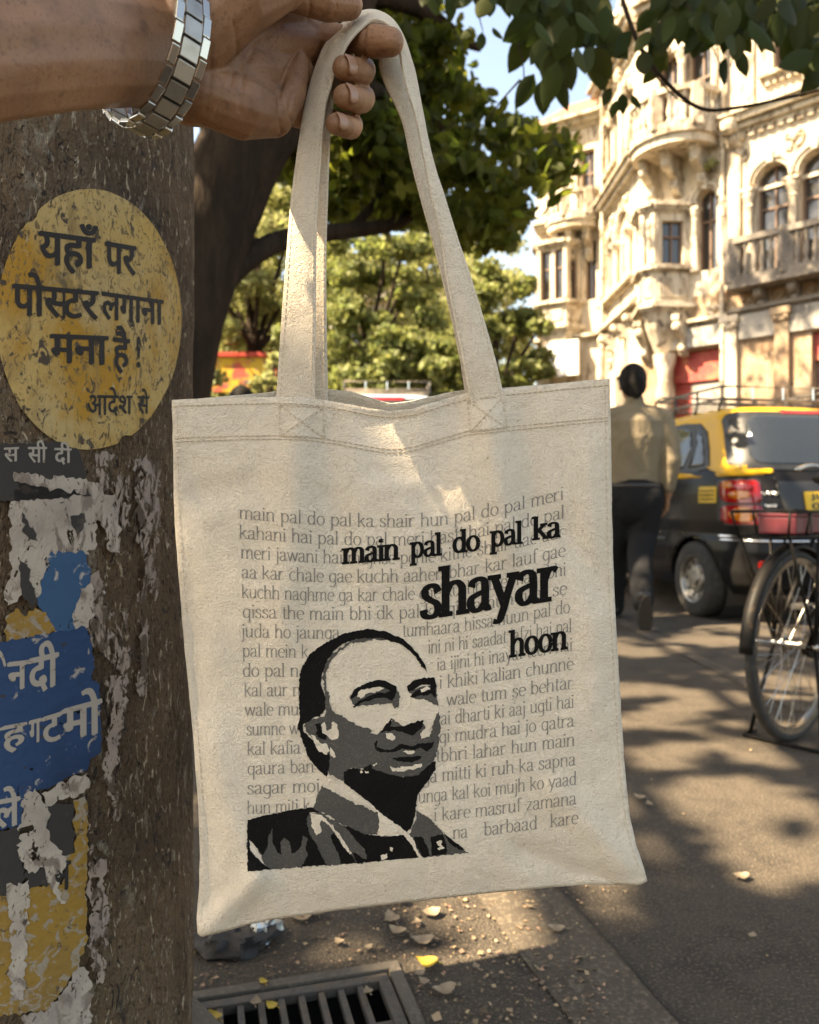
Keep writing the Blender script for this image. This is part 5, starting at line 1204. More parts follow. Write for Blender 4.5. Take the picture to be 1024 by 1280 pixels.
WA.sheet('wall', 0, WA.L, Z3, ZT, [(T(.4), T(1.1), 14, 15.8, 1), (T(2.4), T(3.1), 14, 15.8, 1)], M['stone'], .3); WA.cornice(0, WA.L, ZT - .25, [(.1, .1), (.12, .3), (.1, .5)])
for t in (.4, 2.4): WA.window(T(t), T(t) + .7, 14, 15.8)
# side B (recessed return of the projecting bay) and wing C
WB = Wall(A1, B1); WC = Wall(B1, C1)
wb1 = [(.30, 2.75, .1, 4.45, 0)]
WB.sheet('ground_wall', 0, WB.L, 0, Z1, wb1, M['stone'], .5)
for (a, b, c, d, _) in wb1:
    mb = MB(); WB.box(mb, a, b, c, d, -.48, -.42); bp(mb.build('doorway', M['dark']))
    mb = MB(); WB.box(mb, a + .05, a + .4, c, 3.0, -.415, -.36); WB.box(mb, b - .4, b - .05, c, 3.0, -.415, -.36); bp(mb.build('door', M['wood']))
wb2 = [(1.15, 1.95, 6.9, 8.1, 0), (2.6, 3.3, 6.9, 8.6, 1)]
WB.sheet('wall', 0, WB.L, Z1, Z2, wb2, M['stone'], .35)
for w in wb2: WB.window(*w[:4])
WB.arch_mould(1.0, 2.1, 8.35); WB.arch_mould(2.6, 3.3, 8.25); WB.column(.95, 6.9, 8.15, .10, .10); WB.column(2.25, 6.9, 8.15, .10, .10)
WB.cornice(0, WB.L, Z1 + .02, [(.08, .12), (.12, .3), (.08, .2)]); WB.cornice(.6, WB.L, 6.72, [(.06, .1), (.1, .24)], name='sill'); WB.cornice(0, WB.L, Z2 - .28, [(.08, .08), (.10, .20), (.04, .12), (.14, .34), (.06, .44)])
wb3 = [(.9, 1.4, Z2 + .9, 12.2, 1), (2.4, 2.9, Z2 + .9, 12.2, 1), (3.25, 3.6, Z2 + .9, 12.2, 1)]
WB.sheet('wall', 0, WB.L, Z2, Z3, wb3, M['stone'], .3)
for w in wb3: WB.window(*w[:4]); WB.arch_mould(w[0], w[1], w[3] - (w[1] - w[0]) / 2)
WB.cornice(2.0, WB.L - .1, Z2 + .7, [(.06, .1), (.1, .24)], name='sill'); WB.pilaster(1.7, 2.0, Z2 + .1, Z3 - .3, .12); WB.pilaster(3.75, 4.05, Z2 + .1, Z3 - .3, .12); WB.pilaster(3.7, 4.0, 0, Z1, .12); WB.pilaster(3.72, 4.02, Z1 + .3, Z2 - .3, .12)
WB.cornice(0, WB.L, Z3 - .3, [(.1, .08), (.12, .24), (.06, .15), (.16, .42), (.08, .55)], dent=.26)
for t in (.3, 1.5, 2.7, 3.9):
    mb = MB(); mb.box(WB.p(t, Z3 + .45, .2), (.16, .16, .4), WB.R, bev=.02); mb.lathe([(.1, 0), (.2, .12), (.16, .3), (.05, .4), (.08, .5), (.02, .62)], WB.p(t, Z3 + .86, .2), 10); bp(mb.build('finial', M['stone'], smooth=True, auto=35))
mb = MB(); WB.box(mb, .0, WB.L, Z3, Z3 + .7, -.2, .05); bp(mb.build('parapet', M['stone']))
pipe(WB, 3.5, .2, .2, Z3, .06); WB.relief(1.5, 9.25, .6, .4, 41); WB.relief(3.0, 9.2, .5, .4, 42); WB.relief(1.3, 12.6, .5, .4, 43); WB.relief(3.2, 5.0, .6, .5, 44)
# wing C
wc1 = [(.35, .8, .1, 3.6, 0)]
WC.sheet('ground_wall', 0, WC.L, 0, Z1, wc1, M['stone'], .4); mb = MB(); WC.box(mb, .35, .8, .1, 3.6, -.38, -.33); bp(mb.build('shutter', M['redsh']))
wc2 = [(.25, .6, 7.15, 9.0, 0), (.95, 1.4, 7.15, 8.9, 1), (1.65, 2.05, 7.15, 8.9, 1)]
WC.sheet('wall', 0, WC.L, Z1, Z2, wc2, M['stone'], .3)
for w in wc2: WC.window(*w[:4])
WC.cornice(0, WC.L, Z1 + .02, [(.08, .1), (.1, .24)]); WC.cornice(0, WC.L, Z2 - .2, [(.08, .1), (.1, .24), (.1, .36)])
wc3 = [(.3, .75, Z2 + .2, 11.9, 0), (1.2, 1.7, Z2 + .2, 11.9, 0)]
WC.sheet('wall', 0, WC.L, Z2, 12.9, wc3, M['stone'], .3)
for w in wc3: WC.window(*w[:4])
WC.cornice(0, WC.L, 12.6, [(.1, .1), (.12, .3), (.1, .5)]); WC.pilaster(.85, 1.1, Z2 + .1, 12.5, .1)
mb = MB(); mb.prism([WC.p(-.2, 12.95, .3), WC.p(WC.L + .2, 12.95, .3), WC.p(WC.L * .7, 14.1, -1.2), WC.p(WC.L * .3, 14.1, -1.2)], WC.n * -.1); bp(mb.build('roof', mat('roof_tile', (0.25, 0.10, 0.06), .8)))
# far end return and body of the house
WD = Wall(C1, C1 + Vector((4.5, 7.5, 0))); WD.sheet('wall', 0, WD.L, 0, 12.9, [(1 + 2 * i, 1.8 + 2 * i, z, z + 1.8, 0) for i in range(3) for z in (2, 6.9, 10.6)], M['stone'], .3)
for i in range(3):
    for z in (2, 6.9, 10.6): WD.window(1 + 2 * i, 1.8 + 2 * i, z, z + 1.8)
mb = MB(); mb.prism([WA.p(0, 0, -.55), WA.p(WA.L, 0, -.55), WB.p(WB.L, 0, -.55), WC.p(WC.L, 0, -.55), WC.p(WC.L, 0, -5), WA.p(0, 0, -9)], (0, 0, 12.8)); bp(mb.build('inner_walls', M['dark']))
# oriels
def oriel(w, t0, t1, d, zb, zs, zw, zt, cant, front_win, side_win, name):
    """canted bay window: sloping base, panelled apron, lights, cornice"""
    pts = [w.p(t0, 0, -.02), w.p(t0 + cant, 0, d), w.p(t1 - cant, 0, d), w.p(t1, 0, -.02)]
    for i, (a, b) in enumerate(zip(pts, pts[1:])):
        f = Wall(a, b); L = f.L; wn_ = front_win if i == 1 else side_win
        ops = [(x0 * L, x1 * L, zs + .08, zw, 0) for x0, x1 in wn_]
        f.sheet('oriel_wall', 0, L, zb, zt, ops, M['stone'], .2)
        for o in ops: f.window(*o[:4], o=-.12, mull=1 if (o[1] - o[0]) > .4 else 0)
        f.cornice(-.03, L + .03, zs - .12, [(.05, .06), (.08, .16), (.05, .08)], name='sill'); f.cornice(-.03, L + .03, zt - .2, [(.05, .05), (.07, .12), (.08, .2)]); f.cornice(-.03, L + .03, zb - .02, [(.07, .05), (.1, .14), (.06, .05)])
        mb = MB(); f.box(mb, .12 * L, .88 * L, zb + .3, zs - .25, -.01, .04, bev=.015); bp(mb.build('apron_panel', M['trim']))
        mb = MB()
        for x in (.02, .98): f.box(mb, x * L - .06, x * L + .06, zs + .08, zt - .22, -.02, .07, bev=.01)
        bp(mb.build('pilaster', M['stone']))
    mb = MB(); k = len(pts); ctr = w.p((t0 + t1) / 2, 0, .15); vs = []
    for z, sc in ((zb - .02, 1.0), (zb - .25, .82), (zb - .45, .70), (zb - .8, .40), (zb - 1.05, .2)): vs += [ctr.lerp(p, sc) + Vector((0, 0, z)) for p in pts]
    mb.add(vs, [(i * k + j, i * k + j + 1, (i + 1) * k + j + 1, (i + 1) * k + j) for i in range(4) for j in range(k - 1)] + [(16, 17, 18, 19)]); bp(mb.build('oriel_base', M['trim']))
    slab(pts, [], zt, zt + .12, 'trim', 'oriel_roof'); slab(pts, [], zb - .03, zb + .02, 'trim', 'oriel_floor')
oriel(WA, T(2.95), WA.L + .15, .75, 5.55, 6.6, 7.75, 8.15, .62, [(.08, .42)], [(.25, .8)], 'oriel')
WA.bracket(T(3.15), 5.4, 1.0, .5, .2); WA.bracket(T(4.2), 5.4, 1.0, .5, .2); WB.bracket(.25, 5.75, .4, .4, .2); WB.bracket(1.55, 5.75, .4, .4, .2); WB.bracket(2.95, 5.75, .5, .4, .2)
WA.relief(T(3.0), 5.0, .5, .6, 51); mb = MB(); mb.lathe([(.2, 0), (.2, .5), (.13, .6), (.13, 2.6), (.2, 2.7), (.15, 3.2), (.25, 3.5), (.16, 3.9), (.27, 4.3), (.3, 4.5)], WA.p(T(3.62), 0, .16), 14); bp(mb.build('column', M['stone'], smooth=True, auto=35))
oriel(WC, .72, 2.25, .55, 6.2, 7.1, 8.75, 9.0, .3, [(.08, .42), (.58, .92)], [(.3, .7)], 'oriel')
# curved balconies of the second floor
def curved(w, t0, t1, d, z, h, m='trim'):
    N = 20; c = (t0 + t1) / 2; r_ = (t1 - t0) / 2
    path = [w.p(c - r_ * math.cos(math.pi * i / N), 0, d * math.sin(math.pi * i / N) ** .7 if 0 < i < N else .0) for i in range(N + 1)]
    outer = [w.p(c - (r_ + .08) * math.cos(math.pi * i / N), 0, (d + .1) * math.sin(math.pi * i / N) ** .7 if 0 < i < N else -.02) for i in range(N + 1)]
    slab(outer, [], z - .14, z, m); slab([ctr_ + (p - ctr_) * .93 for p in outer for ctr_ in [w.p(c, 0, 0)]], [], z - .34, z - .142, 'stone')
    balustrade(path, z, h, m, .17, [path[4], path[10], path[16]])
    for x in (.18, .5, .82): w.bracket(t0 + (t1 - t0) * x, z - .345, .95, d * .72 * (1 if x == .5 else .8), .2)
curved(WA, T(2.25), T(4.35), 1.15, Z2 - .05, .95)
curved(WC, .15, 1.75, .8, Z2 - .1, .8)
curved(WA, T(-2.7), T(-.0), .9, Z3 + .1, .9)
mb = MB(); mb.tube([WC.p(2.42, 0, 1.0), WC.p(2.42, 6.1, 1.0)], .07, 10); pl_ = mb.build('lamp_post', M['white_board'], smooth=True); tag(pl_, 'slim white post standing at the far end of the stone house', 'post')
mb = MB(); WC.box(mb, .65, 1.75, 4.75, 5.85, .35, .5, bev=.01); bp(mb.build('signboard', M['white_board']))
# small plant rooted in the wall
leaves('wall_plant', clump_pts([WA.p(T(2.37), 8.9, .24)], [.2], 110, 3), .09, M['leaf_b'], None, 4)
tag(bpy.data.objects['wall_plant'], 'small green plant growing out of the stone wall beneath the curved balcony', 'plant')
# pavement before the house
def kerb(name, a, b, w, h, m):
    a = Vector(a); b = Vector(b); t = (b - a).normalized(); R = Matrix((t, Vector((-t.y, t.x, 0)), Vector((0, 0, 1)))).transposed(); mb = MB()
    mb.box((a + b) / 2 + Vector((0, 0, h / 2 - .05)) , ((b - a).length / 2, w / 2, h / 2 + .05), R, bev=.01); return tag(mb.build(name, m), kind='structure')
kerb('pavement', WA.p(0, 0, 1.3), WA.p(WA.L, 0, 1.3), 2.6, .14, M['concrete'])
# ---------------------------------------------------------------- cars
M['car_black'] = mat('black_car_paint', (0.012, 0.012, 0.013), 0.2, spec=.12, coat=.0, var=[(5, .45, .75, (0.014, 0.012, 0.010))])
M['car_yellow'] = mat('yellow_car_paint', (0.62, 0.33, 0.012), 0.35, spec=.3, coat=.15, var=[(6, .5, .75, (0.5, 0.29, 0.03))])
M['car_pale'] = mat('pale_blue_car_paint', (0.34, 0.40, 0.46), 0.3, spec=.5, coat=.8)
M['car_glass'] = mat('tinted_glass', (0.02, 0.024, 0.028), 0.03, spec=.7, coat=.1)
M['rubber'] = mat('tyre_rubber', (0.022, 0.020, 0.018), 0.85, var=[(30, .5, .7, (0.05, 0.043, 0.034))], bump=[(90, .3, .004)])
M['trim_black'] = mat('black_plastic', (0.018, 0.018, 0.018), 0.45)
M['chrome'] = mat('chrome', (0.75, 0.75, 0.74), 0.14, metal=1.0)
M['rim'] = mat('steel_rim', (0.30, 0.29, 0.27), 0.35, metal=.9, var=[(40, .5, .7, (0.12, 0.10, 0.085))])
M['lens_red'] = mat('red_lens', (0.26, 0.006, 0.007), 0.12, spec=.5, coat=.3, var=[(60, .5, .7, (0.15, 0.004, 0.004))])
M['lens_amber'] = mat('amber_lens', (0.46, 0.125, 0.006), 0.12, spec=.5, coat=.3)
M['plate'] = mat('yellow_plate', (0.62, 0.38, 0.02), 0.5)
M['seat'] = mat('seat_cloth', (0.16, 0.15, 0.14), 0.9)
M['rack'] = mat('rack_steel', (0.20, 0.17, 0.14), 0.5, metal=.5, var=[(20, .5, .7, (0.12, 0.08, 0.05))])
class Car:
    LV = [(.20, .70, -.50, 2.86), (.27, .735, -.585, 2.96), (.36, .755, -.625, 3.0), (.50, .76, -.635, 3.0), (.575, .755, -.62, 2.98), (.60, .745, -.585, 2.94), (.70, .752, -.575, 2.88), (.82, .752, -.555, 2.72), (.90, .748, -.535, 2.40),
          (.97, .738, -.51, 1.98), (1.04, .722, -.485, 1.80), (1.10, .70, -.462, 1.70), (1.22, .665, -.41, 1.50), (1.34, .63, -.345, 1.29), (1.43, .602, -.29, 1.13), (1.48, .575, -.235, 1.03), (1.515, .52, -.16, .92), (1.535, .43, -.05, .78), (1.545, .25, .1, .62)]
    def __init__(s, sz=1.0): s.sz = sz
    def lv(s, z):
        z = z / s.sz; L = s.LV
        z = min(max(z, L[0][0]), L[-1][0])
        for a, b in zip(L, L[1:]):
            if z <= b[0]:
                t = (z - a[0]) / (b[0] - a[0]); return tuple(a[i] + (b[i] - a[i]) * t for i in (1, 2, 3))
    N = 5.5
    def side(s, y, z, sg=-1, off=0.0):
        hw, a, b = s.lv(z); c = (a + b) / 2; h = (b - a) / 2; u = min(.9999, abs((y - c) / h)); return Vector((sg * (hw * (1 - u ** s.N) ** (1 / s.N) + off), y, z))
    def rear(s, x, z, off=0.0):
        hw, a, b = s.lv(z); c = (a + b) / 2; h = (b - a) / 2; u = min(.9999, abs(x / hw)); return Vector((x, c - h * (1 - u ** s.N) ** (1 / s.N) - off, z))
    def front(s, x, z, off=0.0):
        hw, a, b = s.lv(z); c = (a + b) / 2; h = (b - a) / 2; u = min(.9999, abs(x / hw)); return Vector((x, c + h * (1 - u ** s.N) ** (1 / s.N) + off, z))
    def loft(s, z0, z1, wheels, cap=True):
        mb = MB(); n = 220; zs = [z0 + (z1 - z0) * i / 56 for i in range(57)]; vs = []
        for z in zs:
            hw, a, b = s.lv(z); c = (a + b) / 2; h = (b - a) / 2
            for j in range(n):
                t = 2 * math.pi * j / n; ct, st = math.cos(t), math.sin(t); e = 2 / s.N
                vs.append((hw * math.copysign(abs(ct) ** e, ct), c + h * math.copysign(abs(st) ** e, st), z))
        fs = []
        for i in range(len(zs) - 1):
            for j in range(n):
                f = (i * n + j, i * n + (j + 1) % n, (i + 1) * n + (j + 1) % n, (i + 1) * n + j)
                c = sum((Vector(vs[k]) for k in f), Vector()) / 4
                if any((c.y - wy) ** 2 + (c.z - .275) ** 2 < .315 ** 2 and abs(c.x) > .4 for wy in wheels): continue
                fs.append(f)
        if cap: fs.append(tuple((len(zs) - 1) * n + j for j in range(n)))
        mb.add(vs, fs); return mb
    def patch(s, name, poly, fn, m, root, off=.004, step=.04, kind=None):
        bm = bmesh.new(); pts = [Vector((p[0], p[1], 0)) for p in poly]; vs = [bm.verts.new(p) for p in pts]
        for t in tessellate_polygon([pts]):
            try: bm.faces.new([vs[i] for i in t])
            except ValueError: pass
        cut_grid(bm, step)
        for v in bm.verts: v.co = fn(v.co.x, v.co.y * s.sz, off=off)
        bmesh.ops.recalc_face_normals(bm, faces=bm.faces[:]); me = bpy.data.meshes.new(name); bm.to_mesh(me); bm.free()
        me.materials.append(m); me.polygons.foreach_set('use_smooth', [True] * len(me.polygons)); o = bpy.data.objects.new(name, me); COL.objects.link(o); o.parent = root
        md = o.modifiers.new('s', 'SOLIDIFY'); md.thickness = .006; md.offset = 0
        return o
def rpoly(x0, x1, z0, z1, r, n=5, sk=0.0):
    out = []
    for cx, cz, a in ((x1 - r, z1 - r, 0), (x0 + r, z1 - r, 90), (x0 + r, z0 + r, 180), (x1 - r, z0 + r, 270)):
        for i in range(n + 1): out.append((cx + r * math.cos(rad(a + 90 * i / n)) , cz + r * math.sin(rad(a + 90 * i / n))))
    return [(x * (1 - sk * (z - z0) / (z1 - z0)), z) for x, z in out]
def wheel(root, x, y, r=.275, w=.17, sg=-1):
    wt = empty('wheel', (x, y, r)); wt.parent = root; R = Matrix.Rotation(rad(90), 3, 'Y')
    mb = MB(); mb.lathe([(r * .62, -w / 2), (r * .9, -w / 2), (r * .98, -w * .40), (r, -w * .25), (r, w * .25), (r * .98, w * .40), (r * .9, w / 2), (r * .62, w / 2)], (0, 0, 0), 40, R=R, caps=False); t = mb.build('tyre', M['rubber'], wt, smooth=True, auto=50)
    mb = MB(); s = -1 if sg < 0 else 1
    pr = [(r * .66, .40), (r * .64, .50), (r * .58, .47), (r * .54, .30), (r * .40, .26), (r * .34, .36), (r * .20, .38), (r * .17, .46), (r * .05, .47)]
    mb.lathe([(a, s * b * w) for a, b in pr + [(.001, .47)]], (0, 0, 0), 40, R=R, caps=False); rm = mb.build('rim', M['rim'], wt, smooth=True, auto=40)
    for k in range(10):
        a = 2 * math.pi * k / 10; mb = MB(); mb.ball((s * w * .29, r * .47 * math.cos(a), r * .47 * math.sin(a)), (.006, .018, .018), 8, 5); mb.build('vent_hole', M['trim_black'], rm)
    return wt
def roof_rack(root, z, y0, y1, hw, h=.09):
    rk = empty('roof_rack'); rk.parent = root
    mb = MB()
    for zz in (z, z + h): mb.tube([(-hw, y0, zz), (hw, y0, zz), (hw, y1, zz), (-hw, y1, zz)], .010, 8, closed=True)
    for i in range(6): y = y0 + (y1 - y0) * (i + .5) / 6; mb.tube([(-hw, y, z), (hw, y, z)], .007, 6)
    mb.tube([(-hw, y1, z + h), (-hw * .85, y1 + .05, z + h + .05), (hw * .85, y1 + .05, z + h + .05), (hw, y1, z + h)], .009, 8)
    fr = mb.build('rack_frame', M['rack'], rk, smooth=True)
    for sg in (-1, 1):
        for y in (y0, y0 + (y1 - y0) * .33, y0 + (y1 - y0) * .66, y1):
            mb = MB(); mb.tube([(sg * hw, y, z + h), (sg * hw, y, z - .01), (sg * (hw + .03), y, z - .11)], .009, 6); mb.build('rack_post', M['trim_black'], rk, smooth=True)
    for x in (-hw * .5, 0, hw * .5):
        mb = MB(); mb.tube([(x, y0, z), (x, y0, z + h)], .006, 6); mb.build('rack_post', M['chrome'], rk)
    return rk
def build_car(name, label, cat, group, loc, rz, body, roof, sz=1.0, taxi=True):
    c = Car(sz); root = empty(name, loc, rz, label, cat, group); wy = (0.0, 2.38)
    zb = (1.08 if taxi else 1.035) * sz
    b = c.loft(.20, zb, wy, False).build('body', body, root, smooth=True)
    c.loft(zb, 1.545 * sz, (), True).build('roof', roof, root, smooth=True, auto=40)
    mb = MB(); mb.box((0, 1.18, .30), (.52, 1.7, .07)); mb.build('underbody', M['trim_black'], root)
    for y in wy:
        for sg in (-1, 1):
            wheel(root, sg * .665, y, sg=sg)
            mb = MB(); mb.tube([c.side(y + .322 * math.cos(rad(a)), .275 + .322 * math.sin(rad(a)), sg, -.012) for a in range(-12, 193, 12)], .016, 8); mb.build('wheel_arch', body, root, smooth=True)
            mb = MB(); mb.lathe([(.33, -.14), (.33, .10)], (sg * .52, y, .275), 24, R=Matrix.Rotation(rad(90), 3, 'Y'), caps=False); mb.build('wheel_well', M['trim_black'], root)
    P_ = c.patch
    # rear end
    g = P_('rear_window_surround', rpoly(-.655, .655, 1.055, 1.478, .07, 6, .13), c.rear, M['trim_black'], root, .003)
    P_('rear_window', rpoly(-.555, .555, 1.10, 1.445, .09, 6, .12), c.rear, M['car_glass'], root, .008)
    P_('brake_light', rpoly(-.2, .2, 1.465, 1.495, .01), c.rear, M['lens_red'], root, .008)
    for sg in (-1, 1):
        X = lambda a, b: (min(sg * a, sg * b), max(sg * a, sg * b))
        tl = empty('tail_light'); tl.parent = root
        P_('lamp_housing', rpoly(*X(.515, .700), .675, .995, .03), c.rear, M['trim_black'], tl, .003)
        P_('red_lens', rpoly(*X(.525, .694), .83, .985, .035), c.rear, M['lens_red'], tl, .010); P_('red_lens', rpoly(*X(.525, .694), .685, .815, .03), c.rear, M['lens_red'], tl, .010)
        P_('amber_lens', [(sg * .620 + .055 * math.cos(rad(a)), .750 + .05 * math.sin(rad(a))) for a in range(0, 360, 20)], c.rear, M['lens_amber'], tl, .015)
        P_('amber_lens', [(sg * .63 + .045 * math.cos(rad(a)), .885 + .03 * math.sin(rad(a))) for a in range(0, 360, 20)], c.rear, M['lens_amber'], tl, .015)
        P_('clear_lens', [(sg * .61 + .045 * math.cos(rad(a)), .94 + .028 * math.sin(rad(a))) for a in range(0, 360, 20)], c.rear, M['lens_red'], tl, .016)
        P_('amber_lens', rpoly(*X(.658, .690), .93, .98, .012), c.rear, M['lens_amber'], tl, .015)
        if taxi: P_('roof_stripe', [(sg * .42, 1.035), (sg * .735, 1.01), (sg * .735, 1.055), (sg * .62, 1.06), (sg * .42, 1.062)], c.rear, roof, root, .006)
        if taxi: P_('roof_stripe', [(-.10, 1.09), (-.44, 1.09), (-.47, 1.02), (-.40, 1.015), (-.28, 1.03), (-.14, 1.07)], lambda y, z, off, sg=sg: c.side(y, z, sg, off), roof, root, .004)
        P_('reflector', rpoly(*X(.44, .58), .395, .445, .012), c.rear, M['lens_red'], root, .006)
        # side glazing, doors, handles
        P_('side_window_surround', [(-.14, 1.075), (-.02, 1.055), (1.52, 1.05), (1.70, 1.06), (1.32, 1.36), (1.2, 1.425), (.35, 1.44), (.12, 1.42), (.0, 1.35), (-.08, 1.22)], lambda y, z, off, sg=sg: c.side(y, z, sg, off), M['trim_black'], root, .003)
        P_('side_window', [(.20, 1.085), (.70, 1.085), (.70, 1.40), (.36, 1.405), (.22, 1.37), (.15, 1.25)], lambda y, z, off, sg=sg: c.side(y, z, sg, off), M['car_glass'], root, .007)
        P_('side_window', [(-.08, 1.10), (.12, 1.085), (.09, 1.25), (.15, 1.38), (.05, 1.34), (-.03, 1.22)], lambda y, z, off, sg=sg: c.side(y, z, sg, off), M['car_glass'], root, .007)
        P_('side_window', [(.78, 1.085), (1.5, 1.08), (1.58, 1.09), (1.22, 1.37), (1.12, 1.40), (.78, 1.40)], lambda y, z, off, sg=sg: c.side(y, z, sg, off), M['car_glass'], root, .007)
        for yy in (.34, .78, 1.62):
            mb = MB(); mb.tube([c.side(yy + (.02 if yy > 1 else 0), z * sz, sg, .001) for z in (.36, .5, .7, .85, .98, 1.04)], .004, 5); mb.build('door_seam', M['trim_black'], root)
        for yy in (.55, 1.05):
            mb = MB(); mb.box(c.side(yy, .93, sg, .012), (.012, .07, .014), bev=.005); mb.build('door_handle', M['trim_black'], root)
        mb = MB(); mb.tube([c.side(y, .55, sg, .004) for y in (.36, .6, .9, 1.2, 1.5, 1.8, 2.02)], .016, 6); mb.build('side_moulding', M['trim_black'], root)
        mb = MB(); mb.ball((sg * .84, 1.52, 1.08), (.07, .05, .06), 12, 8); mb.build('mirror', M['trim_black'], root, smooth=True)
        P_('headlight', rpoly(*X(.42, .66), .66, .82, .04), c.front, M['chrome'], root, .006)
    P_('windscreen', rpoly(-.56, .56, 1.10, 1.42, .06, 5, .14), c.front, M['car_glass'], root, .006)
    P_('grille', rpoly(-.34, .34, .68, .78, .03), c.front, M['trim_black'], root, .006); P_('number_plate', rpoly(-.25, .25, .42, .53, .01), c.front, M['plate'], root, .006)
    mb = MB(); mb.tube([c.rear(x, .605 * sz if False else .60, .004) for x in [i * .74 / 12 for i in range(-12, 13)]], .011, 6); mb.tube([c.rear(x, .575, .006) for x in [i * .74 / 12 for i in range(-12, 13)]], .008, 6)
    mb.build('bumper_strip', M['chrome'], root, smooth=True)
    P_('tailgate_recess', [(-.36, .66), (.36, .66), (.42, .95), (.40, .975), (-.40, .975), (-.42, .95)], c.rear, M['trim_black'], root, .002)
    mb = MB(); mb.tube([c.rear(x, z, .004) for x, z in ((-.43, 1.0), (-.41, .97), (-.36, .71), (-.33, .675), (.33, .675), (.36, .71), (.41, .97), (.43, 1.0))], .007, 6); mb.build('tailgate_trim', M['chrome'] if False else body, root, smooth=True)
    mb = MB(); mb.tube([c.rear(x, z, .004) for x, z in ((-.36, .705), (-.33, .672), (0, .668), (.33, .672), (.36, .705))], .006, 6); mb.build('tailgate_handle', M['chrome'], root, smooth=True)
    pl = P_('number_plate', rpoly(-.24, .24, .775, .905, .012), c.rear, M['plate'], root, .012)
    def car_text(s_, x0, x1, z0, z1, fn, m, parent, off):
        bm = text_bm(s_, .03); xs = [v.co.x for v in bm.verts]; a, b_ = min(xs), max(xs); ys = [v.co.y for v in bm.verts]; lo, hi = min(ys), max(ys)
        for v in bm.verts: v.co = Vector((x0 + (x1 - x0) * (v.co.x - a) / (b_ - a), z0 + (z1 - z0) * (v.co.y - lo) / (hi - lo), 0))
        for v in bm.verts: v.co = fn(v.co.x, v.co.y, off=off)
        me = bpy.data.meshes.new('lettering'); bm.to_mesh(me); bm.free(); me.materials.append(m); o = bpy.data.objects.new('lettering', me); COL.objects.link(o); o.parent = parent; return o
    if taxi:
        car_text('JL', -.20, -.10, .845, .893, c.rear, M['trim_black'], pl, .0165); car_text('02', -.20, -.06, .787, .832, c.rear, M['trim_black'], pl, .0165)
        # chrome badge, an unreadable flourish
        for x0, x1, z, hh in ((-.53, -.42, .895, .016), (-.51, -.44, .81, .014)):
            mb = MB(); mb.tube([c.rear(x0 + (x1 - x0) * i / 40, z + hh * (.5 * math.sin(i * 1.25) + .4 * math.sin(i * .53)), .008) for i in range(41)], .0035, 5); mb.build('badge', M['chrome'], root)
        st_ = P_('side_notice', rpoly(-.25, -.07, .83, .945, .006), lambda y, z, off: c.side(y, z, -1, off), M['plate'], root, .004)
        for zz in (.915, .885, .855):
            mb = MB(); r = random.Random(int(zz * 1000)); mb.tube([c.side(-.235 + .15 * i / 24, zz + .008 * math.sin(i * 2.1 + r.random()) * (i % 5 > 0), -1, .009) for i in range(25)], .003, 4); mb.build('lettering', M['trim_black'], st_)
    mb = MB(); mb.box((0, .12, .95), (.55, .06, .22), Matrix.Rotation(rad(-14), 3, 'X'), bev=.05); mb.box((-.33, 1.0, .95), (.22, .06, .28), Matrix.Rotation(rad(-12), 3, 'X'), bev=.05); mb.box((.33, 1.0, .95), (.22, .06, .28), Matrix.Rotation(rad(-12), 3, 'X'), bev=.05); mb.build('seats', M['seat'], root)
    roof_rack(root, 1.60 * sz + (.0 if sz == 1 else -.02), .02, 1.05, .50)
    return root
build_car('taxi', 'black taxi with yellow roof, roof rack and red tail lights beyond the bicycle', 'taxi', None, (2.80, 5.97, 0), rad(9.8), M['car_black'], M['car_yellow'])
build_car('parked_van', 'pale blue grey roofed vehicle with roof rack, mostly hidden behind the bag', 'van', None, (-.26, 9.3, 0), rad(3), M['car_pale'], M['car_pale'], 1.35, False)
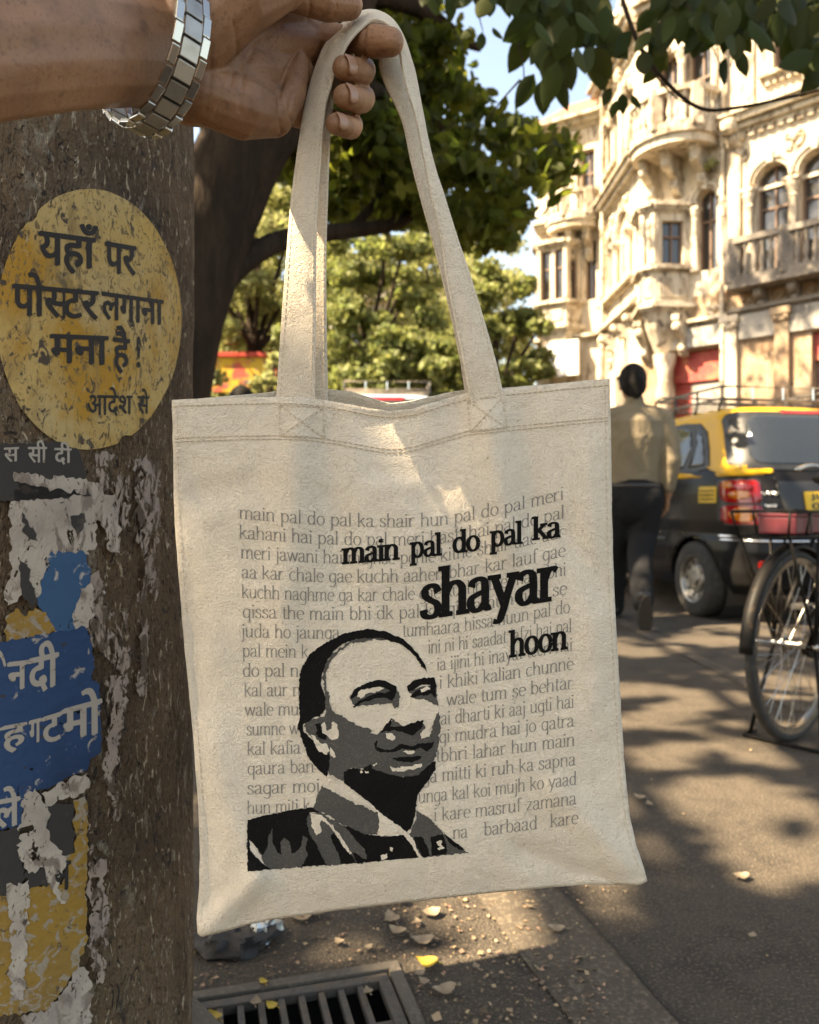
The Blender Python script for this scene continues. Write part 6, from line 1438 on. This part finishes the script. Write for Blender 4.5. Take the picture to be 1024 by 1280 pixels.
# ---------------------------------------------------------------- people, bicycle, far things
M['hair'] = mat('black_hair', (0.007, 0.006, 0.005), 0.75, spec=.15, bump=[(120, .6, .004)], var=[(60, .5, .7, (0.018, 0.015, 0.012))])
M['shirt'] = mat('khaki_shirt', (0.205, 0.165, 0.112), 0.9, spec=.15, var=[(6, .45, .7, (0.17, 0.137, 0.092))], bump=[(9, .6, .03, (1, 1, .6), 1.0), (24, .4, .01, None, .8)])
M['trousers'] = mat('black_trousers', (0.010, 0.010, 0.011), 0.85, spec=.2, bump=[(12, .6, .02, (1, 1, .5), .8)])
M['shoe'] = mat('black_leather', (0.02, 0.017, 0.015), 0.4)
M['sole'] = mat('shoe_sole', (0.045, 0.037, 0.028), 0.85)
M['shirt2'] = mat('white_shirt', (0.5, 0.5, 0.5), 0.9, bump=[(9, .6, .03)])
def walker(x, y, h, rz, label, shirt, trousers, group=None):
    """a man seen from behind in mid-stride; local axes: x to his right, y forward, z up; built for a height of 1.76 m"""
    root = empty('person', (x, y, 0), rz, label, 'person', group); root.scale = (h / 1.76,) * 3
    V = Vector
    def q(*a): return [V(p) for p in a]
    def B(name, ch, m, vox=.011, sm=5, balls=()): return blob(name, ch, m, root, vox, sm, balls)
    # skin: head, neck, arms in one surface
    hd = V((-.01, .02, 1.625))
    neck = [q((0, -.01, 1.42), (0, .0, 1.50), (-.005, .01, 1.56)), [.06, .056, .055]]
    fl = (V((0, 1, 0)), .55)
    skin_ch = [neck, [q((0, 0, 1.36), (0, 0, 1.43)), [.12, .07], fl]]
    skin_balls = [(hd, (.078, .098, .115)), (hd + V((0, .05, -.06)), (.058, .055, .055)), (hd + V((0, .105, -.02)), (.016, .022, .026)), (hd + V((-.08, .0, -.015)), (.012, .022, .034)), (hd + V((.08, .0, -.015)), (.012, .022, .034))]
    for sg, sh, el, wr, fw in ((1, (.195, -.01, 1.39), (.232, -.05, 1.10), (.215, .0, .87), (.10, .2)), (-1, (-.205, -.01, 1.39), (-.26, .06, 1.12), (-.25, .22, .92), (.2, .3))):
        sh, el, wr = V(sh), V(el), V(wr); d = (wr - el).normalized(); side = V((0, 1, 0)) - d * d.y; side.normalize()
        skin_ch.append([[sh, el, wr], [.05, .042, .027]])
        pm = wr + d * .05
        skin_ch.append([[wr, pm, pm + d * .035], [.026, .036, .034], (V((1, 0, 0)), .55)])
        for k in range(4):
            b0 = pm + d * .03 + side * (.024 - .016 * k); L_ = (.070, .078, .072, .055)[k]
            skin_ch.append([[b0, b0 + d * L_ * .5 + V((-sg * .008, 0, 0)), b0 + d * L_ + V((-sg * .026, 0, 0))], [.0105, .0095, .008]])
        skin_ch.append([[wr + d * .02 + side * .02, wr + d * .05 + side * .045, wr + d * .085 + side * .05], [.014, .012, .0095]])
    body = B('body', skin_ch, M['skin'], .0065, 3, skin_balls)
    # hair cap
    B('hair', [[q((0, -.074, 1.555), (0, -.082, 1.62)), [.046, .055], (V((0, 1, 0)), .5)]], M['hair'], .007, 4, [(hd + V((0, -.014, .026)), (.094, .104, .110)), (hd + V((0, -.05, -.02)), (.086, .068, .085))])
    mb = MB()
    for sg in (-1, 1): mb.ball(hd + V((sg * .03, .088, .012)), (.013, .01, .008), 10, 6)
    mb.build('eyes', M['hair'], root, smooth=True)
    # shirt: torso, yoke, sleeves
    sc = [[q((0, 0, .93), (0, .0, 1.0), (0, -.005, 1.12), (0, -.015, 1.26), (0, -.015, 1.36), (0, -.005, 1.43)), [.168, .172, .182, .205, .195, .085], (V((0, 1, 0)), .66)],
          [q((-.16, -.01, 1.395), (0, -.012, 1.425), (.16, -.01, 1.395)), [.066, .07, .066]], [q((0, -.004, 1.43), (0, .002, 1.500)), [.070, .064]]]
    for sg, sh, el, wr in ((1, (.18, -.01, 1.38), (.234, -.05, 1.10), (.219, -.01, .925)), (-1, (-.19, -.01, 1.38), (-.262, .06, 1.12), (-.252, .20, .96))):
        sh, el, wr = V(sh), V(el), V(wr); sc.append([[sh, sh.lerp(el, .5) + V((sg * .012, 0, 0)), el, el.lerp(wr, .5), wr], [.074, .068, .060, .053, .046]])
    shirt_o = B('shirt', sc, shirt, .009, 5)
    mb = MB(); mb.tube([V((.170 * math.cos(a), .108 * math.sin(a), .935)) for a in [i * math.pi / 12 for i in range(24)]], .019, 8, closed=True); mb.build('belt', M['shoe'], root, smooth=True)
    # trousers: seat and two legs in stride
    tc = [[q((0, 0, .96), (0, -.01, .90), (0, -.012, .84)), [.160, .168, .172], (V((0, 1, 0)), .70)],
          [q((.085, -.02, .86), (.06, .02, .62), (.025, -.05, .46), (.01, -.20, .27), (.008, -.25, .19)), [.108, .098, .082, .074, .070]],
          [q((-.088, .0, .86), (-.09, .12, .60), (-.09, .20, .46), (-.085, .30, .20), (-.085, .33, .08)), [.108, .098, .082, .072, .070]]]
    B('trousers', tc, trousers, .010, 5)
    # shoes: trailing foot on its toe, heel up; leading foot flat
    def shoe(ank, toe, up, nm='shoe'):
        ank, toe, up = V(ank), V(toe), V(up); d = (toe - ank).normalized(); s_ = d.cross(up).normalized(); u = s_.cross(d)
        o = B(nm, [[[ank - d * .045 + u * .022, ank + d * .06 + u * .022, ank + d * .15 + u * .004, ank + d * .205 - u * .008], [.042, .046, .043, .034], (u, .75)], [[ank + u * .02, ank + u * .075], [.044, .042]]], M['shoe'], .007, 4)
        R = Matrix((s_, d, u)).transposed(); mb = MB(); N = 20
        prof = [(.040 + .006 * math.sin(t * 2)) for t in range(N)]
        ring_ = [ank + d * (.075 + .165 * math.cos(2 * math.pi * i / N)) + s_ * (.046 * math.sin(2 * math.pi * i / N)) - u * .024 for i in range(N)]
        mb.prism(ring_, -u * .014); mb.build('sole', M['sole'], o)
    shoe((.012, -.30, .185), (.03, -.185, .0), (0, .88, .48)); shoe((-.10, .335, .042), (-.11, .56, .04), (0, 0, 1))
    return root
walker(1.525, 5.42, 1.78, rad(-6), 'man in khaki shirt and black trousers walking away beside the taxi', M['shirt'], M['trousers'])
walker(-1.19, 5.7, 1.67, rad(-20), 'dark haired person beyond the bag, only the top of the head showing', M['shirt2'], M['trousers'])

# roadster bicycle with a carrier
M['bike'] = mat('black_enamel', (0.008, 0.007, 0.006), 0.5, spec=.12, var=[(40, .58, .7, (0.035, 0.022, 0.015))])
M['bike_rim'] = mat('chromed_rim', (0.40, 0.38, 0.35), 0.25, metal=1.0, var=[(30, .52, .7, (0.26, 0.20, 0.15))])
M['crate'] = mat('red_box', (0.12, 0.010, 0.018), 0.5, var=[(20, .5, .7, (0.08, 0.008, 0.012))])
bk = Vector((1.365, 2.84, 0)); bdir = math.atan2(.643, .766)
bike = empty('bicycle', bk, bdir, 'old black roadster bicycle with a rear carrier, standing on its wheel stand', 'bicycle')
WR = .335
def bike_wheel(y0, z0=WR):
    """wheel centred at local x = y0"""
    w = empty('wheel', (y0, 0, z0)); w.parent = bike; R = Matrix.Rotation(rad(90), 3, 'X')
    def ringpts(r, yy=0, n=56): return [Vector((r * math.cos(2 * math.pi * i / n), yy, r * math.sin(2 * math.pi * i / n))) for i in range(n)]
    mb = MB(); mb.tube(ringpts(WR - .016), .017, 10, closed=True); mb.build('tyre', M['rubber'], w, smooth=True)
    mb = MB(); mb.lathe([(WR - .030, -.013), (WR - .026, -.015), (WR - .046, -.012), (WR - .050, 0), (WR - .046, .012), (WR - .026, .015), (WR - .030, .013)], (0, 0, 0), 56, R=R, caps=False); mb.build('rim', M['bike_rim'], w, smooth=True, auto=50)
    mb = MB(); mb.lathe([(.012, -.055), (.012, -.04), (.030, -.036), (.030, -.030), (.016, -.026), (.016, .026), (.030, .030), (.030, .036), (.012, .04), (.012, .055)], (0, 0, 0), 20, R=R); mb.build('hub', M['bike_rim'], w, smooth=True, auto=40)
    for k in range(36):
        a = 2 * math.pi * k / 36; sd = 1 if k % 2 else -1; b = a + (.9 if (k // 2) % 2 else -.9)
        mb = MB(); mb.tube([(.028 * math.cos(b), sd * .033, .028 * math.sin(b)), ((WR - .045) * math.cos(a), 0, (WR - .045) * math.sin(a))], .0011, 5); mb.build('spoke', M['bike_rim'], w)
    return w
bike_wheel(0); bike_wheel(1.12)
def bt(name, pts, r, m='bike', n=8, smooth=True, parent=None):
    mb = MB(); mb.tube(pts, r, n); return mb.build(name, M[m], parent or bike, smooth=smooth)
BB = Vector((.46, 0, .29)); ST = Vector((.30, 0, .83)); HT = Vector((.90, 0, .84)); HB = Vector((.93, 0, .70))
frame = bt('frame', [ST + Vector((-.02, 0, .06)), BB], .0155)
for nm, pts, r in (('top_tube', [ST, HT], .014), ('down_tube', [BB, HB], .0165), ('head_tube', [HT + Vector((-.005, 0, .04)), HB + Vector((.005, 0, -.03))], .019)): bt(nm, pts, r, parent=frame)
for sg in (-1, 1):
    bt('chain_stay', [BB + Vector((0, sg * .03, 0)), (.2, sg * .055, .315), (0, sg * .062, WR)], .010, parent=frame); bt('seat_stay', [ST + Vector((0, sg * .02, -.02)), (.1, sg * .055, .50), (0, sg * .062, WR)], .009, parent=frame)
    bt('fork_blade', [HB + Vector((0, sg * .03, -.02)), (1.03, sg * .055, .5), (1.12, sg * .055, WR)], .011, parent=frame)
    bt('axle_nut', [(0, sg * .06, WR), (0, sg * .085, WR)], .011, 'bike_rim')
def guard(cx, a0, a1):
    mb = MB(); vs = []; N = 40; R_ = WR + .022
    for i in range(N + 1):
        a = rad(a0 + (a1 - a0) * i / N)
        for o_, dr in ((-.024, -.012), (-.017, .0), (0, .004), (.017, .0), (.024, -.012)): vs.append((cx + (R_ + dr) * math.cos(a), o_, WR + (R_ + dr) * math.sin(a)))
    mb.add(vs, [(i * 5 + j, i * 5 + j + 1, (i + 1) * 5 + j + 1, (i + 1) * 5 + j) for i in range(N) for j in range(4)])
    o = mb.build('mudguard', M['bike'], bike, smooth=True); md = o.modifiers.new('s', 'SOLIDIFY'); md.thickness = .002
guard(0, 22, 178); guard(1.12, 20, 165)
for sg in (-1, 1): bt('guard_stay', [(0, sg * .07, WR), (-.345, sg * .032, WR + .06)], .0028, 'bike_rim')
# carrier rack above the rear wheel with raised side rails
CZ = .725
mb = MB()
for y in (-.075, -.025, .025, .075): mb.tube([(-.23, y, CZ), (.22, y, CZ)], .0045, 6)
mb.tube([(-.23, -.085, CZ), (-.23, .085, CZ), (.22, .085, CZ), (.22, -.085, CZ)], .006, 8, closed=True)
mb.tube([(-.25, -.10, CZ + .085), (-.25, .10, CZ + .085), (.22, .10, CZ + .085), (.22, -.10, CZ + .085)], .0055, 8, closed=True)
for x in (-.23, -.10, .06, .22):
    for sg in (-1, 1): mb.tube([(x, sg * .085, CZ), (x - (.02 if x < -.2 else 0), sg * .10, CZ + .085)], .0045, 6)
mb.build('carrier', M['bike'], bike, smooth=True)
for sg in (-1, 1):
    for x in (-.22, .0, .12): bt('carrier_stay', [(0 if x else 0, sg * .072, WR + .01), (x, sg * .085, CZ)], .0055)
# box tied on the carrier
box = empty('carrier_box', bk + Matrix.Rotation(bdir, 3, 'Z') @ Vector((.04, 0, CZ)), bdir, 'dark red box tied on the rear carrier of the bicycle', 'box')
mb = MB(); mb.box((0, 0, .038), (.17, .066, .030), bev=.006); cb = mb.build('box_body', M['crate'], box)
mb = MB(); mb.box((0, 0, .074), (.174, .070, .006), bev=.003); mb.build('lid', M['crate'], box)
mb = MB(); mb.tube([(-.08, -.076, .0), (-.08, -.078, .083), (-.08, .078, .083), (-.08, .076, 0)], .004, 6); mb.tube([(.08, -.076, .0), (.08, -.078, .083), (.08, .078, .083), (.08, .076, 0)], .004, 6); mb.build('strap', M['trim_black'], box)
# wheel stand, saddle, bars, cranks, chain case
for sg in (-1, 1): bt('stand_leg', [(0, sg * .072, WR), (-.03, sg * .10, .18), (-.07, sg * .125, .012)], .007)
bt('stand_foot', [(-.02, -.13, .008), (-.11, -.13, .010), (-.11, .13, .010), (-.02, .13, .008)], .007)
bt('crank', [BB + Vector((0, -.05, 0)), BB + Vector((.10, -.07, -.14)), BB + Vector((.10, -.11, -.14))], .009, 'bike_rim'); bt('crank', [BB + Vector((0, .05, 0)), BB + Vector((-.10, .07, .14)), BB + Vector((-.10, .11, .14))], .009, 'bike_rim')
mb = MB(); mb.prism([(.36, -.055, .38), (.52, -.055, .38), (.56, -.055, .29), (.50, -.055, .20), (.36, -.055, .21), (.02, -.055, .295), (-.04, -.055, .335), (.0, -.055, .375)], (0, .018, 0)); mb.build('chain_case', M['bike'], bike)
for sg in (-1, 1): mb = MB(); mb.box(BB + Vector((sg * -.10 * -1 if False else (.10 if sg < 0 else -.10), sg * .12, -.14 if sg < 0 else .14)), (.045, .035, .011), bev=.004); mb.build('pedal', M['rubber'], bike)
mb = MB(); mb.tube([(.34, 0, .93), (.41, 0, .945), (.48, 0, .93), (.58, 0, .935)], [.085, .095, .05, .02], 14, flat=(Vector((0, 0, 1)), .35)); mb.build('saddle', M['shoe'], bike, smooth=True); bt('seat_post', [ST + Vector((-.02, 0, .04)), (.40, 0, .92)], .0125, 'bike_rim')
bt('handlebar', catmull([(.62, -.27, .98), (.75, -.26, 1.0), (.86, -.14, .97), (.88, 0, .95), (.86, .14, .97), (.75, .26, 1.0), (.62, .27, .98)], 6), .011, 'bike_rim'); bt('stem', [HT, (.88, 0, .96)], .012, 'bike_rim')

# shop board, far buildings and street furniture behind the trees
M['cream_wall'] = mat('cream_wall', (0.52, 0.46, 0.37), 0.9, var=[(.8, .45, .7, (0.40, 0.34, 0.26))])
M['sign_y'] = mat('yellow_board', (0.62, 0.38, 0.03), 0.6, var=[(2.2, .52, .6, (0.5, 0.08, 0.05)), (5, .58, .64, (0.2, 0.1, 0.1))])
M['sign_r'] = mat('red_board', (0.48, 0.05, 0.03), 0.6)
sb = empty('shop_board', P(288, 470, 19.4) * Vector((1, 1, 0)) if False else Vector((-4.35, 19.4, 0)), 0, 'yellow and red painted shop board on posts beyond the pillar', 'shop board')
mb = MB(); mb.box((0, 0, 3.88), (1.15, .06, .42), bev=.01); mb.build('panel', M['sign_y'], sb)
mb = MB(); mb.box((0, -.03, 4.36), (1.2, .10, .055), bev=.01); mb.build('top_band', M['sign_r'], sb)
for x in (-1.05, 1.05): mb = MB(); mb.tube([(x, .1, 0), (x, .1, 3.5)], .05, 8); mb.build('leg', M['trim_black'], sb)
def far_house(x0, x1, y, h, label, m, rows, cols, seed):
    root = empty('far_house', ((x0 + x1) / 2, y, 0), 0, label, 'building', 'buildings behind the trees'); w = Wall(Vector((x1, y, 0)), Vector((x0, y, 0)))
    ops = [(.6 + (w.L - 1.2) * (i + .2) / cols, .6 + (w.L - 1.2) * (i + .75) / cols, 1 + (h - 1.5) * j / rows, 1 + (h - 1.5) * (j + .62) / rows, 0) for i in range(cols) for j in range(rows)]
    def adopt(o): o.parent = root; o.matrix_parent_inverse = Matrix.Translation(-root.location); return o
    o = w.sheet('wall', 0, w.L, 0, h, ops, m, .3); adopt(o)
    for q_ in ops:
        o = w.window(*q_[:4]); adopt(o)
    for j in range(1, rows + 1): adopt(w.cornice(0, w.L, 1 + (h - 1.5) * j / rows - .3, [(.12, .5), (.1, .62)]))
    mb = MB(); mb.box((( x0 + x1) / 2, y + 5.3, h / 2), ((x1 - x0) / 2, 5, h / 2)); adopt(mb.build('side_walls', m)); mb = MB(); mb.box(((x0 + x1) / 2, y + 5, h + .1), ((x1 - x0) / 2 + .4, 5.4, .1)); adopt(mb.build('roof', M['trim']))
far_house(-4.2, 3.6, 40, 11.5, 'cream building glimpsed through the trees between the bag straps', M['cream_wall'], 3, 5, 1)
far_house(-16, -6.2, 33, 9.5, 'brown plastered building behind the yellow shop board', M['plaster'], 3, 6, 2)
